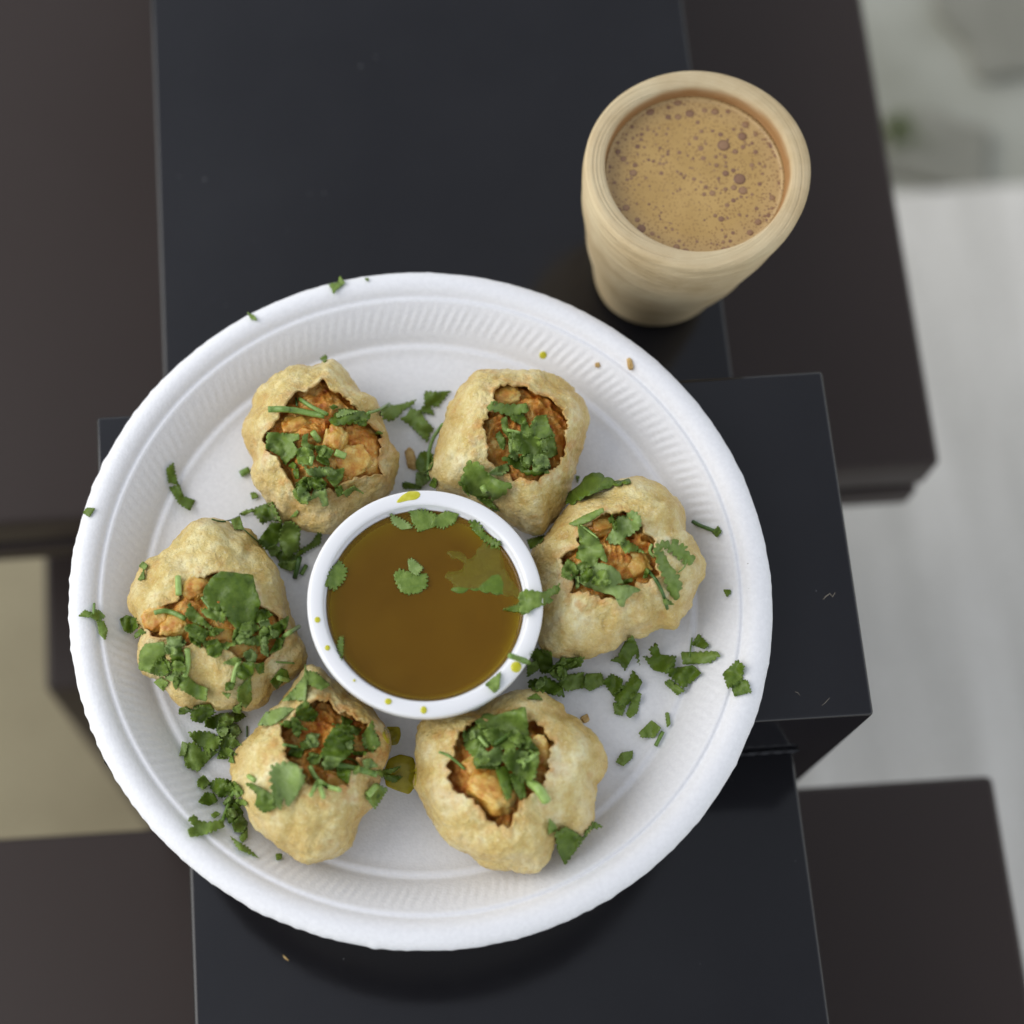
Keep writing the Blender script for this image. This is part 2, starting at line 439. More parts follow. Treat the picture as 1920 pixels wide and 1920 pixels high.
BIG = [(1020,613,36),(1128,838,36),(1150,915,27),(1145,553,27),(1165,475,23),(963,388,23),(893,380,19),(795,402,27),(712,323,29),(528,388,31),(717,424,20),(650,424,18),(866,636,23),(885,699,20),(792,607,18),(834,566,17),(1000,540,18),(1034,800,19),(945,933,19),(1040,1014,19),(1005,1104,18),(1098,655,18),(418,797,23),(430,745,17),(605,800,18),(352,705,20),(447,622,16),(370,1030,22),(472,1170,27),(545,1202,20),(706,1292,19),(767,1320,19),(1250,1124,21),(1195,1195,20),(1260,873,18),(1208,745,16),(1232,658,18),(848,460,16),(872,520,14),(928,320,19),(975,315,13),(605,338,21),(652,362,16),(725,661,15),(1088,895,17),(1210,940,15),(1085,981,14),(1033,906,13),(902,892,15),(890,940,14),(1345,963,18),(1320,1080,15),(1240,1035,13),(1340,615,20),(1365,680,14),(1390,865,20),(1395,1035,18),(1150,625,16),(1085,507,14),(948,517,14),(1030,690,12),(967,690,12),(972,747,14),(1085,780,14),(866,810,13),(823,838,13),(985,835,12),(870,858,11),(447,675,12),(470,575,12),(573,540,13),(515,510,12),(410,490,12),(293,862,16),(318,1045,19),(445,1110,16),(640,1308,13),(825,1335,14),(1022,1305,15),(1018,1258,12),(1083,1197,13),(1160,1165,12),(1125,1076,12),(1175,1086,11),(1235,540,15),(1210,600,13),(1050,388,15),(1110,372,11),(1160,395,12),(315,655,17),(345,510,12),(650,652,10),(648,673,12),(595,735,12),(640,728,10),(520,710,11),(710,788,10),(780,680,10),(816,703,10),(725,1250,11),(1300,573,10),(1262,500,12)]
rnd = random.Random(11)
bubs = []
for x, y, r in BIG:
    p = at(*crop(KC, [(x, y)])[0], TZ) - tc_
    bubs.append((p.x, p.y, r * KC[2] * 0.000168))
tries = 0
while len(bubs) < 298 and tries < 9000:
    tries += 1
    a, q = rnd.uniform(0, 6.283), math.sqrt(rnd.random()) * 0.96
    r = rnd.uniform(0.00028, 0.00058)
    x, y = q * TR * math.cos(a), q * TR * math.sin(a)
    if x < 0.004 and -0.017 < y < 0.0: r *= 0.75
    if all((x - b[0]) ** 2 + (y - b[1]) ** 2 > (r + b[2]) ** 2 * 1.35 for b in bubs): bubs.append((x, y, r))
for x, y, r in bubs:
    if math.hypot(x, y) > TR * 0.975: continue
    b = obj("bubble", bub_me, None, tea, (x, y, -0.00005))
    b.scale = (r * 1.25, r * 1.25, r * 0.22)

# ---------------------------------------------------------------- sauce cup
SC = Vector((0, 0, PZ + 0.0002))
SZ = PZ + 0.0340                                                  # rim height
pl, pr_, pt, pb = at(575, 1131, SZ), at(1020, 1131, SZ), at(797, 917, SZ), at(797, 1345, SZ)
SC.x, SC.y = (pl.x + pr_.x) / 2, (pt.y + pb.y) / 2
SR = ((pr_.x - pl.x) + (pt.y - pb.y)) / 4
t = NT("white_plastic").set(Roughness=0.28, Base_Color=(0.80, 0.80, 0.81, 1))
t.bump(t.noise(60, 2), 0.05, 0.0008)
M_PLASTIC = t.m
ri = SR * 0.862
rb = 0.0235                                                       # inner radius at the floor
def inner_r(z):
    rl = rb + (ri - 0.0006 - rb) * ((z - 0.0015) / 0.030)
    if z < 0.0095: rl -= 0.008 * (1 - math.sqrt(max(0.0, 1 - ((0.0095 - z) / 0.0081) ** 2)))
    return rl
hgt = SZ - SC.z
wall = [(0, 0), (rb - 0.001, 0), (rb + 0.0008, 0.0006), (ri + 0.0006, hgt - 0.0034), (SR - 0.0016, hgt - 0.0034), (SR - 0.0012, hgt - 0.0042), (SR - 0.0004, hgt - 0.0042),
        (SR, hgt - 0.0036), (SR, hgt - 0.0012), (SR - 0.0003, hgt - 0.0004), (SR - 0.0010, hgt), (ri + 0.0010, hgt - 0.0001), (ri + 0.0003, hgt - 0.0004), (ri, hgt - 0.0012), (ri - 0.0001, hgt - 0.0026), (ri - 0.0005, hgt - 0.0030)]
zz = hgt - 0.0030
for i in range(1, 7):
    z = 0.0095 + (zz - 0.0095) * (1 - i / 6)
    wall.append((inner_r(z), z))
wall += [(inner_r(z), z) for z in (0.0080, 0.0065, 0.0050, 0.0037, 0.0026, 0.0019, 0.0015)] + [(0, 0.0014)]
V, Fc = lathe(wall, 160)
cupv = [(x + SC.x, y + SC.y, z + SC.z) for x, y, z in V]; cupf = Fc
tag(obj("sauce_cup", mesh("sauce_cup", V, Fc), M_PLASTIC, loc=SC), "small white plastic cup of brown sauce in the centre of the plate", "cup")
# spiced water in the cup
SL = 0.0298                                                       # liquid level inside the cup
liq = []
for i in range(0, 12): liq.append((inner_r(SL) * 1.012 * i / 12 if i else 0.0, SL))
liq += [(inner_r(SL) * 0.975, SL + 0.00006), (inner_r(SL) * 0.992, SL + 0.0003), (inner_r(SL) + 0.0001, SL + 0.0007)]
liq[11] = (inner_r(SL) * 0.94, SL)
for z in (0.020, 0.014, 0.0095, 0.0080, 0.0065, 0.0050, 0.0037, 0.0026, 0.0019, 0.0015): liq.append((inner_r(z) + 0.0001, z - 0.00005))
liq += [(0, 0.00136)]
V, Fc = lathe(liq, 128)
sauce_v = [(x + SC.x, y + SC.y, z + SC.z) for x, y, z in V]; sauce_f = Fc
t = NT("tangy_brown_water")
t.set(Base_Color=(1, 1, 1, 1), Roughness=0.03, IOR=1.34)
t.p.inputs["Transmission Weight"].default_value = 1.0
va = t.n.new("ShaderNodeVolumeAbsorption"); va.inputs["Color"].default_value = (0.918, 0.880, 0.04, 1); va.inputs["Density"].default_value = 360
t.link(va.outputs[0], t.out.inputs["Volume"])
murk = t.n.new("ShaderNodeBsdfDiffuse")                          # fine spice held in suspension
t.link(t.ramp(t.noise(90, 4), [(0.3, (0.38, 0.185, 0.007)), (0.7, (0.46, 0.235, 0.012))]), murk.inputs["Color"])
mxs = t.n.new("ShaderNodeMixShader"); mxs.inputs[0].default_value = 0.24
t.link(t.p.outputs[0], mxs.inputs[1]); t.link(murk.outputs[0], mxs.inputs[2]); t.link(mxs.outputs[0], t.out.inputs["Surface"])
M_SAUCE = t.m
sm_ = mesh("sauce", V, [f[::-1] for f in Fc])
bm = bmesh.new(); bm.from_mesh(sm_); bmesh.ops.remove_doubles(bm, verts=bm.verts, dist=1e-6); bmesh.ops.recalc_face_normals(bm, faces=bm.faces); bm.to_mesh(sm_); bm.free()
sauce = tag(obj("sauce", sm_, M_SAUCE, loc=SC), "olive brown spiced water with floating coriander in the white cup", "sauce")

# ---------------------------------------------------------------- puris
t = NT("fried_puri_crust").set(Roughness=0.32)
t.p.inputs["Specular IOR Level"].default_value = 0.55
rv = t.rand()
n1 = t.noise(85, 5, 0.62)
n2 = t.noise(420, 4, 0.6)
n3 = t.noise(1150, 4, 0.65)
c = t.ramp(n1, [(0.30, (0.51, 0.34, 0.085)), (0.42, (0.64, 0.50, 0.17)), (0.53, (0.76, 0.655, 0.31)), (0.65, (0.84, 0.79, 0.50))])
c = t.mix(t.ramp(n2, [(0.46, (0, 0, 0)), (0.70, (0.55, 0.55, 0.55))]), c, (0.58, 0.38, 0.10))
c = t.mix(t.ramp(n3, [(0.54, (0, 0, 0)), (0.70, (0.5, 0.5, 0.5))]), c, (0.90, 0.83, 0.55))
toast_and_dents = t.attr("toast_and_dents")
c = t.mix(t.math('MULTIPLY', toast_and_dents, t.ramp(t.noise(160, 3), [(0.3, (0.2, 0.2, 0.2)), (0.65, (0.9, 0.9, 0.9))])), c, (0.50, 0.32, 0.085))
c = t.mix(t.ramp(t.noise(120, 3, 0.6), [(0.60, (0, 0, 0)), (0.72, (0.6, 0.6, 0.6))]), c, (0.52, 0.27, 0.055))
masala = t.attr("masala")
c = t.mix(t.math('MULTIPLY', masala, t.ramp(t.noise(240, 3), [(0.42, (0, 0, 0)), (0.6, (1, 1, 1))])), c, (0.56, 0.20, 0.025))
spk = t.math('MULTIPLY', t.ramp(t.voro(330), [(0.045, (1, 1, 1)), (0.085, (0, 0, 0))]), t.ramp(t.noise(130, 2), [(0.52, (0, 0, 0)), (0.62, (1, 1, 1))]))
c = t.mix(t.math('MULTIPLY', spk, 0.85), c, (0.09, 0.045, 0.015))
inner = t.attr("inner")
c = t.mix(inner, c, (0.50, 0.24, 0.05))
t.color(c)
t.bump(n3, 0.7, 0.0009)
t.bump(n2, 0.6, 0.0014)
M_PURI = t.m
t = NT("spiced_potato_mash").set(Roughness=0.28)
t.p.inputs["Subsurface Weight"].default_value = 0.15
t.p.inputs["Subsurface Radius"].default_value = (0.003, 0.0015, 0.0006)
m1, m2 = t.noise(230, 4, 0.6), t.noise(900, 4, 0.65)
c = t.ramp(m1, [(0.30, (0.36, 0.08, 0.008)), (0.42, (0.58, 0.20, 0.022)), (0.54, (0.70, 0.34, 0.055)), (0.66, (0.78, 0.54, 0.17))])
c = t.mix(t.ramp(m2, [(0.48, (0, 0, 0)), (0.66, (0.6, 0.6, 0.6))]), c, (0.46, 0.14, 0.015))
t.color(c)
t.bump(m2, 0.7, 0.0013)
M_MASH = t.m
t = NT("boiled_potato").set(Roughness=0.28)
t.p.inputs["Subsurface Weight"].default_value = 0.25
t.p.inputs["Subsurface Radius"].default_value = (0.004, 0.0025, 0.001)
m1, m2 = t.noise(190, 4, 0.6), t.noise(700, 4, 0.65)
c = t.ramp(m1, [(0.36, (0.50, 0.18, 0.020)), (0.49, (0.64, 0.37, 0.070)), (0.62, (0.72, 0.54, 0.17))])
c = t.mix(t.ramp(m2, [(0.50, (0, 0, 0)), (0.7, (0.7, 0.7, 0.7))]), c, (0.50, 0.17, 0.02))
t.color(c)
t.bump(m2, 0.5, 0.0009)
M_POTATO = t.m

def radial(poly, c, n):
    """farthest crossing of each of n rays from c with a closed polygon"""
    out = []
    P = [(p[0] - c[0], p[1] - c[1]) for p in poly]
    for i in range(n):
        a = 2 * math.pi * i / n
        dx, dy = math.cos(a), math.sin(a)
        best = 0
        for (x0, y0), (x1, y1) in zip(P, P[1:] + P[:1]):
            ex, ey = x1 - x0, y1 - y0
            den = dx * ey - dy * ex
            if abs(den) < 1e-12: continue
            tt = (x0 * ey - y0 * ex) / den
            uu = (x0 * dy - y0 * dx) / den
            if -1e-6 <= uu <= 1 + 1e-6 and tt > best: best = tt
        out.append(best)
    return np.array(out)
def smooth_loop(a, k):
    for _ in range(k): a = (np.roll(a, 1) + 2 * a + np.roll(a, -1)) / 4
    return a
BVHS = []          # (bvh, px bounding box or None)
def add_bvh(v, f, box_=None):
    BVHS.append((BVHTree.FromPolygons([Vector(q) for q in v], f), box_))
add_bvh(plate_v, plate_f)
add_bvh(cupv, cupf)
sauce_bvh = BVHTree.FromPolygons([Vector(q) for q in sauce_v], sauce_f)
BVHS.append((sauce_bvh, None))

def chunk_mesh(seed, sx, sy, sz):
    bm = bmesh.new()
    bmesh.ops.create_icosphere(bm, subdivisions=4, radius=1)
    for v in bm.verts:
        p = v.co.copy()
        q = Vector([math.copysign(abs(a) ** 0.62, a) for a in p])
        q *= 1 + 0.26 * noise.noise(p * 1.3 + Vector((seed, 0, 0))) + 0.15 * noise.noise(p * 3.2 + Vector((0, seed, 0))) + 0.06 * noise.noise(p * 18 + Vector((seed, seed, 0))) + 0.10 * noise.noise(p * 9 + Vector((0, seed, 3)))
        v.co = Vector((q.x * sx, q.y * sy, q.z * sz))
    me = bpy.data.meshes.new("potato_chunk"); bm.to_mesh(me); bm.free()
    me.polygons.foreach_set('use_smooth', [True] * len(me.polygons)); me.materials.append(M_POTATO)
    return me

def puri(k, outline, hole, label, fill_label, seed, hh=0.0185, hb=0.0135, depth=0.0045, chunks=(), masala_amt=0.5):
    zb = PZ + 0.0002
    zm = zb + hb
    out = [at(u, v, zm) for u, v in crop(k, outline)]
    c0 = np.array([(min(p.x for p in out) + max(p.x for p in out)) / 2, (min(p.y for p in out) + max(p.y for p in out)) / 2])
    N = 240
    R0 = smooth_loop(radial([(p.x, p.y) for p in out], c0, N), 1)
    def rho(x, y):
        dx, dy = x - c0[0], y - c0[1]
        a = (math.atan2(dy, dx) % (2 * math.pi)) / (2 * math.pi) * N
        i = int(a) % N; f = a - int(a)
        return math.hypot(dx, dy) / (R0[i] * (1 - f) + R0[(i + 1) % N] * f)
    def zprof(x, y):
        q = min(rho(x, y), 1.0)
        return zm + hh * max(0.0, 1 - q ** 2.3) ** 0.55
    hp = []
    for u, v in crop(k, hole):
        z = zm + hh * 0.85
        for _ in range(5):
            p = at(u, v, z); z = 0.5 * z + 0.5 * zprof(p.x, p.y)
        hp.append((p.x, p.y))
    hc = np.array([sum(p[0] for p in hp) / len(hp), sum(p[1] for p in hp) / len(hp)])
    Rh = smooth_loop(radial(hp, hc, N), 1)
    Ro = radial([(c0[0] + R0[i] * math.cos(2 * math.pi * i / N), c0[1] + R0[i] * math.sin(2 * math.pi * i / N)) for i in range(N)], hc, N)
    Rh = np.minimum(Rh, Ro * 0.93)
    jag = np.array([0.0018 * noise.noise(Vector((i * 0.10, seed, 0))) + 0.0011 * noise.noise(Vector((i * 0.24, seed, 4))) + 0.00025 * noise.noise(Vector((i * 0.61, seed, 4))) for i in range(N)])
    rim_r = np.maximum(Rh + jag, 0.002)
    P, tst, msl = [], [], []
    NU, NL = 34, 12
    for j in range(NU):
        u = math.sin(j / (NU - 1) * math.pi / 2) ** 1.15
        for i in range(N):
            a = 2 * math.pi * i / N
            r = rim_r[i] * (1 - u) + Ro[i] * u
            x, y = hc[0] + r * math.cos(a), hc[1] + r * math.sin(a)
            z = zprof(x, y)
            gap = (r - rim_r[i])
            z += 0.0010 * math.exp(-gap / 0.0015) * (0.5 + noise.noise(Vector((i * 0.12, seed, 9))))
            P.append((x, y, z))
            q = rho(x, y)
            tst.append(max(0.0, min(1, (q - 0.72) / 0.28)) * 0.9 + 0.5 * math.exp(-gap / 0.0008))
            msl.append(math.exp(-gap / 0.0035) * masala_amt)
    for j in range(1, NL + 1):
        f = j / NL * math.pi / 2
        cs, sn = max(math.cos(f), 0.0) ** 0.75, math.sin(f)
        for i in range(N):
            a = 2 * math.pi * i / N
            x, y = hc[0] + Ro[i] * math.cos(a), hc[1] + Ro[i] * math.sin(a)
            x, y = c0[0] + (x - c0[0]) * cs, c0[1] + (y - c0[1]) * cs
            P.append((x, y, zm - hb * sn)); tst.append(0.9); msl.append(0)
    rows = NU + NL
    G = np.array(P).reshape(rows, N, 3)
    du = np.roll(G, -1, 1) - np.roll(G, 1, 1)
    dv = np.zeros_like(G); dv[1:-1] = G[2:] - G[:-2]; dv[0] = G[1] - G[0]; dv[-1] = G[-1] - G[-2]
    nn = np.cross(dv, du); nn /= (np.linalg.norm(nn, axis=2, keepdims=True) + 1e-12)
    ctr = np.array([c0[0], c0[1], zm - 0.002])
    flip = ((G - ctr) * nn).sum(2) < 0
    nn[flip] *= -1
    D = np.zeros((rows, N))
    for j in range(rows):
        damp = 1.0 if j < NU + 6 else max(0, 1 - (j - NU - 6) / 4)
        for i in range(N):
            p = G[j, i]
            l1 = nz(p, 95, seed); l2 = nz(p, 210, seed + 5); l3 = nz(p, 620, seed)
            D[j, i] = damp * (0.0018 * l1 + 0.0006 * (0.35 - abs(l2)) + 0.0004 * l3 - 0.0008 * (1 - abs(nz(p, 62, seed + 11))) ** 9 + 0.0006 * max(0, nz(p, 170, seed + 2)) ** 0.5 + 0.00018 * nz(p, 1300, seed))
            tst[j * N + i] = max(0, min(1, tst[j * N + i] + 0.25 * max(0, -l1)))  # besides the fried edges, dents in the crust get the deeper tone
    G = G + nn * D[:, :, None]
    G[:, :, 2] = np.maximum(G[:, :, 2], zb)
    Vv = G.reshape(-1, 3)
    fc = []
    for j in range(rows - 1):
        for i in range(N):
            m = (i + 1) % N
            fc.append((j * N + i, (j + 1) * N + i, (j + 1) * N + m, j * N + m))
    th = 0.0008
    # inner skin
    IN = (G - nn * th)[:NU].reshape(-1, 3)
    off = len(Vv)
    allv = np.vstack([Vv, IN])
    for j in range(NU - 1):
        for i in range(N):
            m = (i + 1) % N
            fc.append((off + j * N + i, off + j * N + m, off + (j + 1) * N + m, off + (j + 1) * N + i))
    for i in range(N):
        m = (i + 1) % N
        fc.append((i, m, off + m, off + i))
    base = Vector((c0[0], c0[1], zb))
    me = mesh("puri", [Vector(v) - base for v in allv], fc)
    for nm, vals in (("toast_and_dents", list(tst) + [0.3] * len(IN)), ("masala", list(msl) + [0] * len(IN)), ("inner", [0.0] * len(Vv) + [0.75] * len(IN))):
        me.attributes.new(nm, 'FLOAT', 'POINT').data.foreach_set('value', np.array(vals, dtype=np.float32))
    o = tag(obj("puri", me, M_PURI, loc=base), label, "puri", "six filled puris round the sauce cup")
    add_bvh(allv, fc)
    # spiced potato filling: a lumpy closed mound
    NF, rowsF = 150, 34
    fv, ff = [], []
    ext = np.minimum(Rh * 1.10 + 0.0012, Ro * 0.84)
    for j in range(rowsF + 1):
        s = j / rowsF
        for i in range(NF):
            a = 2 * math.pi * i / NF
            q = i / NF * N; i0 = int(q) % N
            r = ext[i0] * s
            x, y = hc[0] + r * math.cos(a), hc[1] + r * math.sin(a)
            p = (x, y, 0.01)
            w1 = nz(p, 150, seed + 3); w2 = nz(p, 330, seed + 7); w3 = nz(p, 800, seed + 1); w4 = nz(p, 1700, seed)
            lump = 0.0030 * w1 + 0.0016 * (0.5 - abs(w2)) * 2 - 0.0006 + 0.0007 * w3 + 0.00035 * w4
            lump *= min(1, (1 - s) * 6 + 0.15)
            z = zprof(x, y) - depth - 0.0012 * s + lump
            z = min(z, zprof(x, y) - 0.0006 if s < .9 else zprof(x, y) - 0.0032)
            fv.append((x, y, max(z, zb + 0.004)))
    for j in range(rowsF):
        for i in range(NF):
            m = (i + 1) % NF
            ff.append((j * NF + i, (j + 1) * NF + i, (j + 1) * NF + m, j * NF + m))
    kk = len(fv)
    for i in range(NF):
        a = 2 * math.pi * i / NF
        r = ext[int(i / NF * N) % N] * 0.70
        fv.append((hc[0] + (c0[0] - hc[0]) * .5 + r * math.cos(a), hc[1] + (c0[1] - hc[1]) * .5 + r * math.sin(a), zb + 0.0012))
    for i in range(NF):
        m = (i + 1) % NF
        ff.append((rowsF * NF + i, kk + i, kk + m, rowsF * NF + m))
    ff.append(tuple(kk + i for i in range(NF))[::-1])
    fme = mesh("potato_filling", [Vector(v) - base for v in fv], ff)
    fo = tag(obj("potato_filling", fme, M_MASH, loc=base), fill_label, "filling", "spiced potato fillings")
    add_bvh(fv, ff)
    fb = BVHS[-1][0]
    for q, (px, py, sx, sy, sz, rz) in enumerate(chunks):
        u, v = crop(k, [(px, py)])[0]
        d = ray(u, v).normalized()
        hit = fb.ray_cast(CAM, d)[0]
        if hit is None or sx * sy < 1.5e-5: continue
        cme = chunk_mesh(seed * 7 + q, sx, sy, sz)
        ob = obj("potato_chunk", cme, None, fo, hit - base + Vector((0, 0, -sz * (0.42))))
        ob.rotation_euler = (0.35 * math.sin(seed + q * 2.1), 0.35 * math.cos(seed * 1.3 + q * 1.7), rz)
        mw = Matrix.Translation(hit + Vector((0, 0, -sz * (0.42)))) @ ob.rotation_euler.to_matrix().to_4x4()
        add_bvh([mw @ vv.co for vv in cme.vertices], [tuple(pp.vertices) for pp in cme.polygons])
    return o

A = (430, 640, 350 / 1768); B = (760, 660, 370 / 1920); C = (970, 870, 380 / 1920); D = (740, 1270, 420 / 1920)
E = (400, 1230, 380 / 1780); G_ = (210, 940, 400 / 1873); S = (560, 890, 500 / 1920)
M_ = (430, 900, 210 / 1920); N_ = (680, 700, 180 / 1440); Q = (960, 1100, 520 / 1664); W = (100, 480, 660 / 1920); V_ = (0, 900, 420 / 791)

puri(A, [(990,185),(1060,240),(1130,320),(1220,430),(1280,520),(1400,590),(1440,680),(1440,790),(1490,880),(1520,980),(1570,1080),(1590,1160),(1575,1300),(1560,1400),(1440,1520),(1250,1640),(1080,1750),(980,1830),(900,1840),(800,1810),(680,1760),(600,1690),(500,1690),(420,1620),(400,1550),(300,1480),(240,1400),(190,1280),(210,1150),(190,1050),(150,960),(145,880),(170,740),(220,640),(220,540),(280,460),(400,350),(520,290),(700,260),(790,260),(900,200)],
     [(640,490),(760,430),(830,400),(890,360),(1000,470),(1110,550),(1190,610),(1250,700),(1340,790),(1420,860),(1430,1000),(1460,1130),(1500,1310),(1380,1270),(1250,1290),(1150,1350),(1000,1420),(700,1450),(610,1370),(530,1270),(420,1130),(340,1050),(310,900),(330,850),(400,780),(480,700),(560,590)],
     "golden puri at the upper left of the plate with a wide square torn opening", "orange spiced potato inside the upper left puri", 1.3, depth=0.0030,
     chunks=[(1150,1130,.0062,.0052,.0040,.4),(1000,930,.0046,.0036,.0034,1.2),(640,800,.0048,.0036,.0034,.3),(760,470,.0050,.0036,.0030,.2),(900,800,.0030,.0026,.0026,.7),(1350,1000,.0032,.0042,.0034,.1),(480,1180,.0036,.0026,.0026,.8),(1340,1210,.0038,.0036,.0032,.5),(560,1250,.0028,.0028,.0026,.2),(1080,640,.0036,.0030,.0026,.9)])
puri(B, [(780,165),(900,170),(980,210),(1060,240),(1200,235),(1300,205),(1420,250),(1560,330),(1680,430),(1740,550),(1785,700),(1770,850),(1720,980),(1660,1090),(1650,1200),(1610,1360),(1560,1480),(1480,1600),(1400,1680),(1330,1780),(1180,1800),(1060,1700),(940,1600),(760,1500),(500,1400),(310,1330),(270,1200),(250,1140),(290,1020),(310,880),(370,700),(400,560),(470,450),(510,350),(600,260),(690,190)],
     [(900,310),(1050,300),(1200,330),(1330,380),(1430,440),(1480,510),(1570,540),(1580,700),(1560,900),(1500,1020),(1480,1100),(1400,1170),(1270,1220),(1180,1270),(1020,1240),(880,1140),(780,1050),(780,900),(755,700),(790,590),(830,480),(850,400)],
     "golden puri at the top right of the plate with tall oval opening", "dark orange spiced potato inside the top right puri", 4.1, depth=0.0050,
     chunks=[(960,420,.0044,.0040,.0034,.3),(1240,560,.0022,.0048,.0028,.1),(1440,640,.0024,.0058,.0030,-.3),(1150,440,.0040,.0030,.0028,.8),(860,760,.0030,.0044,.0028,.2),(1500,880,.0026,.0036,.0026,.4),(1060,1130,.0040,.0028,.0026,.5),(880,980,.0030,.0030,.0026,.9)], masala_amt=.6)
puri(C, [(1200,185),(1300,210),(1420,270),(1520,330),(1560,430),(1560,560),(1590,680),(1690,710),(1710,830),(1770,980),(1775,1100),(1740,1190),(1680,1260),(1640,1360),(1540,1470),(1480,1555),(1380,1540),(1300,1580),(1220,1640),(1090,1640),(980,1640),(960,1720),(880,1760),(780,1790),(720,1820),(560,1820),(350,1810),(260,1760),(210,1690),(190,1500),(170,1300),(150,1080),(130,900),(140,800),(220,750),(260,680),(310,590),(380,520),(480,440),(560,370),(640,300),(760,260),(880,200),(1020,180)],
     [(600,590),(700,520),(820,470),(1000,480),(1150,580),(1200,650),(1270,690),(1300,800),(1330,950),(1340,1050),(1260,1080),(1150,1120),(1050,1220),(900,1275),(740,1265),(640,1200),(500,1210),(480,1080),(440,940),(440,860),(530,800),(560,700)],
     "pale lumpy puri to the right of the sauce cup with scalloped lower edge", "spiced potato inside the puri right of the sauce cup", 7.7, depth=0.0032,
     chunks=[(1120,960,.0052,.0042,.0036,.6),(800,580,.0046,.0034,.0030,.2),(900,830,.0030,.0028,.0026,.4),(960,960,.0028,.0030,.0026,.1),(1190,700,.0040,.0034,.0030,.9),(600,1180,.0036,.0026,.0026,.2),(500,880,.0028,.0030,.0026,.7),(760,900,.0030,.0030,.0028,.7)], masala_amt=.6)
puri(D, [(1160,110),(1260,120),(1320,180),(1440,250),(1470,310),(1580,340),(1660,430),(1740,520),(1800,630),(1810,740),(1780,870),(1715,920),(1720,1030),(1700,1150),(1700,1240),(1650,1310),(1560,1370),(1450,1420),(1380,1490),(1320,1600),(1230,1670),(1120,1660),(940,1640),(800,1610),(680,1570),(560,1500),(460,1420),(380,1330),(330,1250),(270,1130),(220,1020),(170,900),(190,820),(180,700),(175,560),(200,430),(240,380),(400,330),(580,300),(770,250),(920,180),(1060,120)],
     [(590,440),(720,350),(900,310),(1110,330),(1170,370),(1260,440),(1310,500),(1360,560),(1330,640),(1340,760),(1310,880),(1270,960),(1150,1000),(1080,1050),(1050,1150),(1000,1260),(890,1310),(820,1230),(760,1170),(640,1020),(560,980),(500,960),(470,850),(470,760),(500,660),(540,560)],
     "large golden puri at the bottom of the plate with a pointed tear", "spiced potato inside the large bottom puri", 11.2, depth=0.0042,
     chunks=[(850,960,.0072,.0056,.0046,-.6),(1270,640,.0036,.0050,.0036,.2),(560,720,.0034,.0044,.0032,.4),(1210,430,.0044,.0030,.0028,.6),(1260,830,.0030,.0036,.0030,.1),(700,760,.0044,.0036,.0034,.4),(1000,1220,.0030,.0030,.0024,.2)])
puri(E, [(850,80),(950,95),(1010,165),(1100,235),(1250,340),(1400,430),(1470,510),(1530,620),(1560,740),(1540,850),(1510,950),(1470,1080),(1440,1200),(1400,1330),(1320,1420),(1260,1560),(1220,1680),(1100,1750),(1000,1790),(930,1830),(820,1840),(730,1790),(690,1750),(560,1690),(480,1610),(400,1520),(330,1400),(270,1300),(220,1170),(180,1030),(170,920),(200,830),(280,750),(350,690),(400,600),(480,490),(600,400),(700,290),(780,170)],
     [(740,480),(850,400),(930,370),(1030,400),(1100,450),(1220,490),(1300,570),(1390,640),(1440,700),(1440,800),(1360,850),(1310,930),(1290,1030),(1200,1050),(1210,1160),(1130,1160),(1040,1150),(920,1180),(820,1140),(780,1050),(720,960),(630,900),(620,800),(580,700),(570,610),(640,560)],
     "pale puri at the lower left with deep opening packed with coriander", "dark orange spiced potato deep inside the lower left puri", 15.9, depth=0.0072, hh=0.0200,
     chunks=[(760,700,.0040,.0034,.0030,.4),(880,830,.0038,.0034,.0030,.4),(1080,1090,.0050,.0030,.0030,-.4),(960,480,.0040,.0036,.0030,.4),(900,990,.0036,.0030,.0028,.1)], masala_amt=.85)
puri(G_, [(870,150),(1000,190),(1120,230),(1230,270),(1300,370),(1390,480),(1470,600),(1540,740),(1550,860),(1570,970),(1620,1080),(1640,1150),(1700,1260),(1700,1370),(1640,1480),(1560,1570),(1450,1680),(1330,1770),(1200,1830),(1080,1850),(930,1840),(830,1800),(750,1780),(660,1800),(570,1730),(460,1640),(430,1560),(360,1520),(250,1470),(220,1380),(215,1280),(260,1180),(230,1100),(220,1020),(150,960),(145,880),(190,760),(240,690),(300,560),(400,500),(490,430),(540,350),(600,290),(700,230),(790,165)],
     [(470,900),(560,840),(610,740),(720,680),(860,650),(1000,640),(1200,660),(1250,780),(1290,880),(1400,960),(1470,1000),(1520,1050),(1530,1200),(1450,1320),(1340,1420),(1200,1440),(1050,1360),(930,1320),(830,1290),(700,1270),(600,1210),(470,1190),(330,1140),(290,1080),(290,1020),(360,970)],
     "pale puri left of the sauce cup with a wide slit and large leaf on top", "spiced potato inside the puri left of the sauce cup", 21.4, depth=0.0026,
     chunks=[(400,1010,.0048,.0036,.0034,.4),(560,1080,.0046,.0044,.0036,.1),(740,740,.0044,.0036,.0032,.8),(330,1090,.0036,.0030,.0026,.3),(620,900,.0036,.0036,.0030,.5),(1100,1290,.0056,.0030,.0030,.1),(960,1180,.0052,.0030,.0028,.1),(1400,1030,.0040,.0032,.0028,.7)], masala_amt=.45)
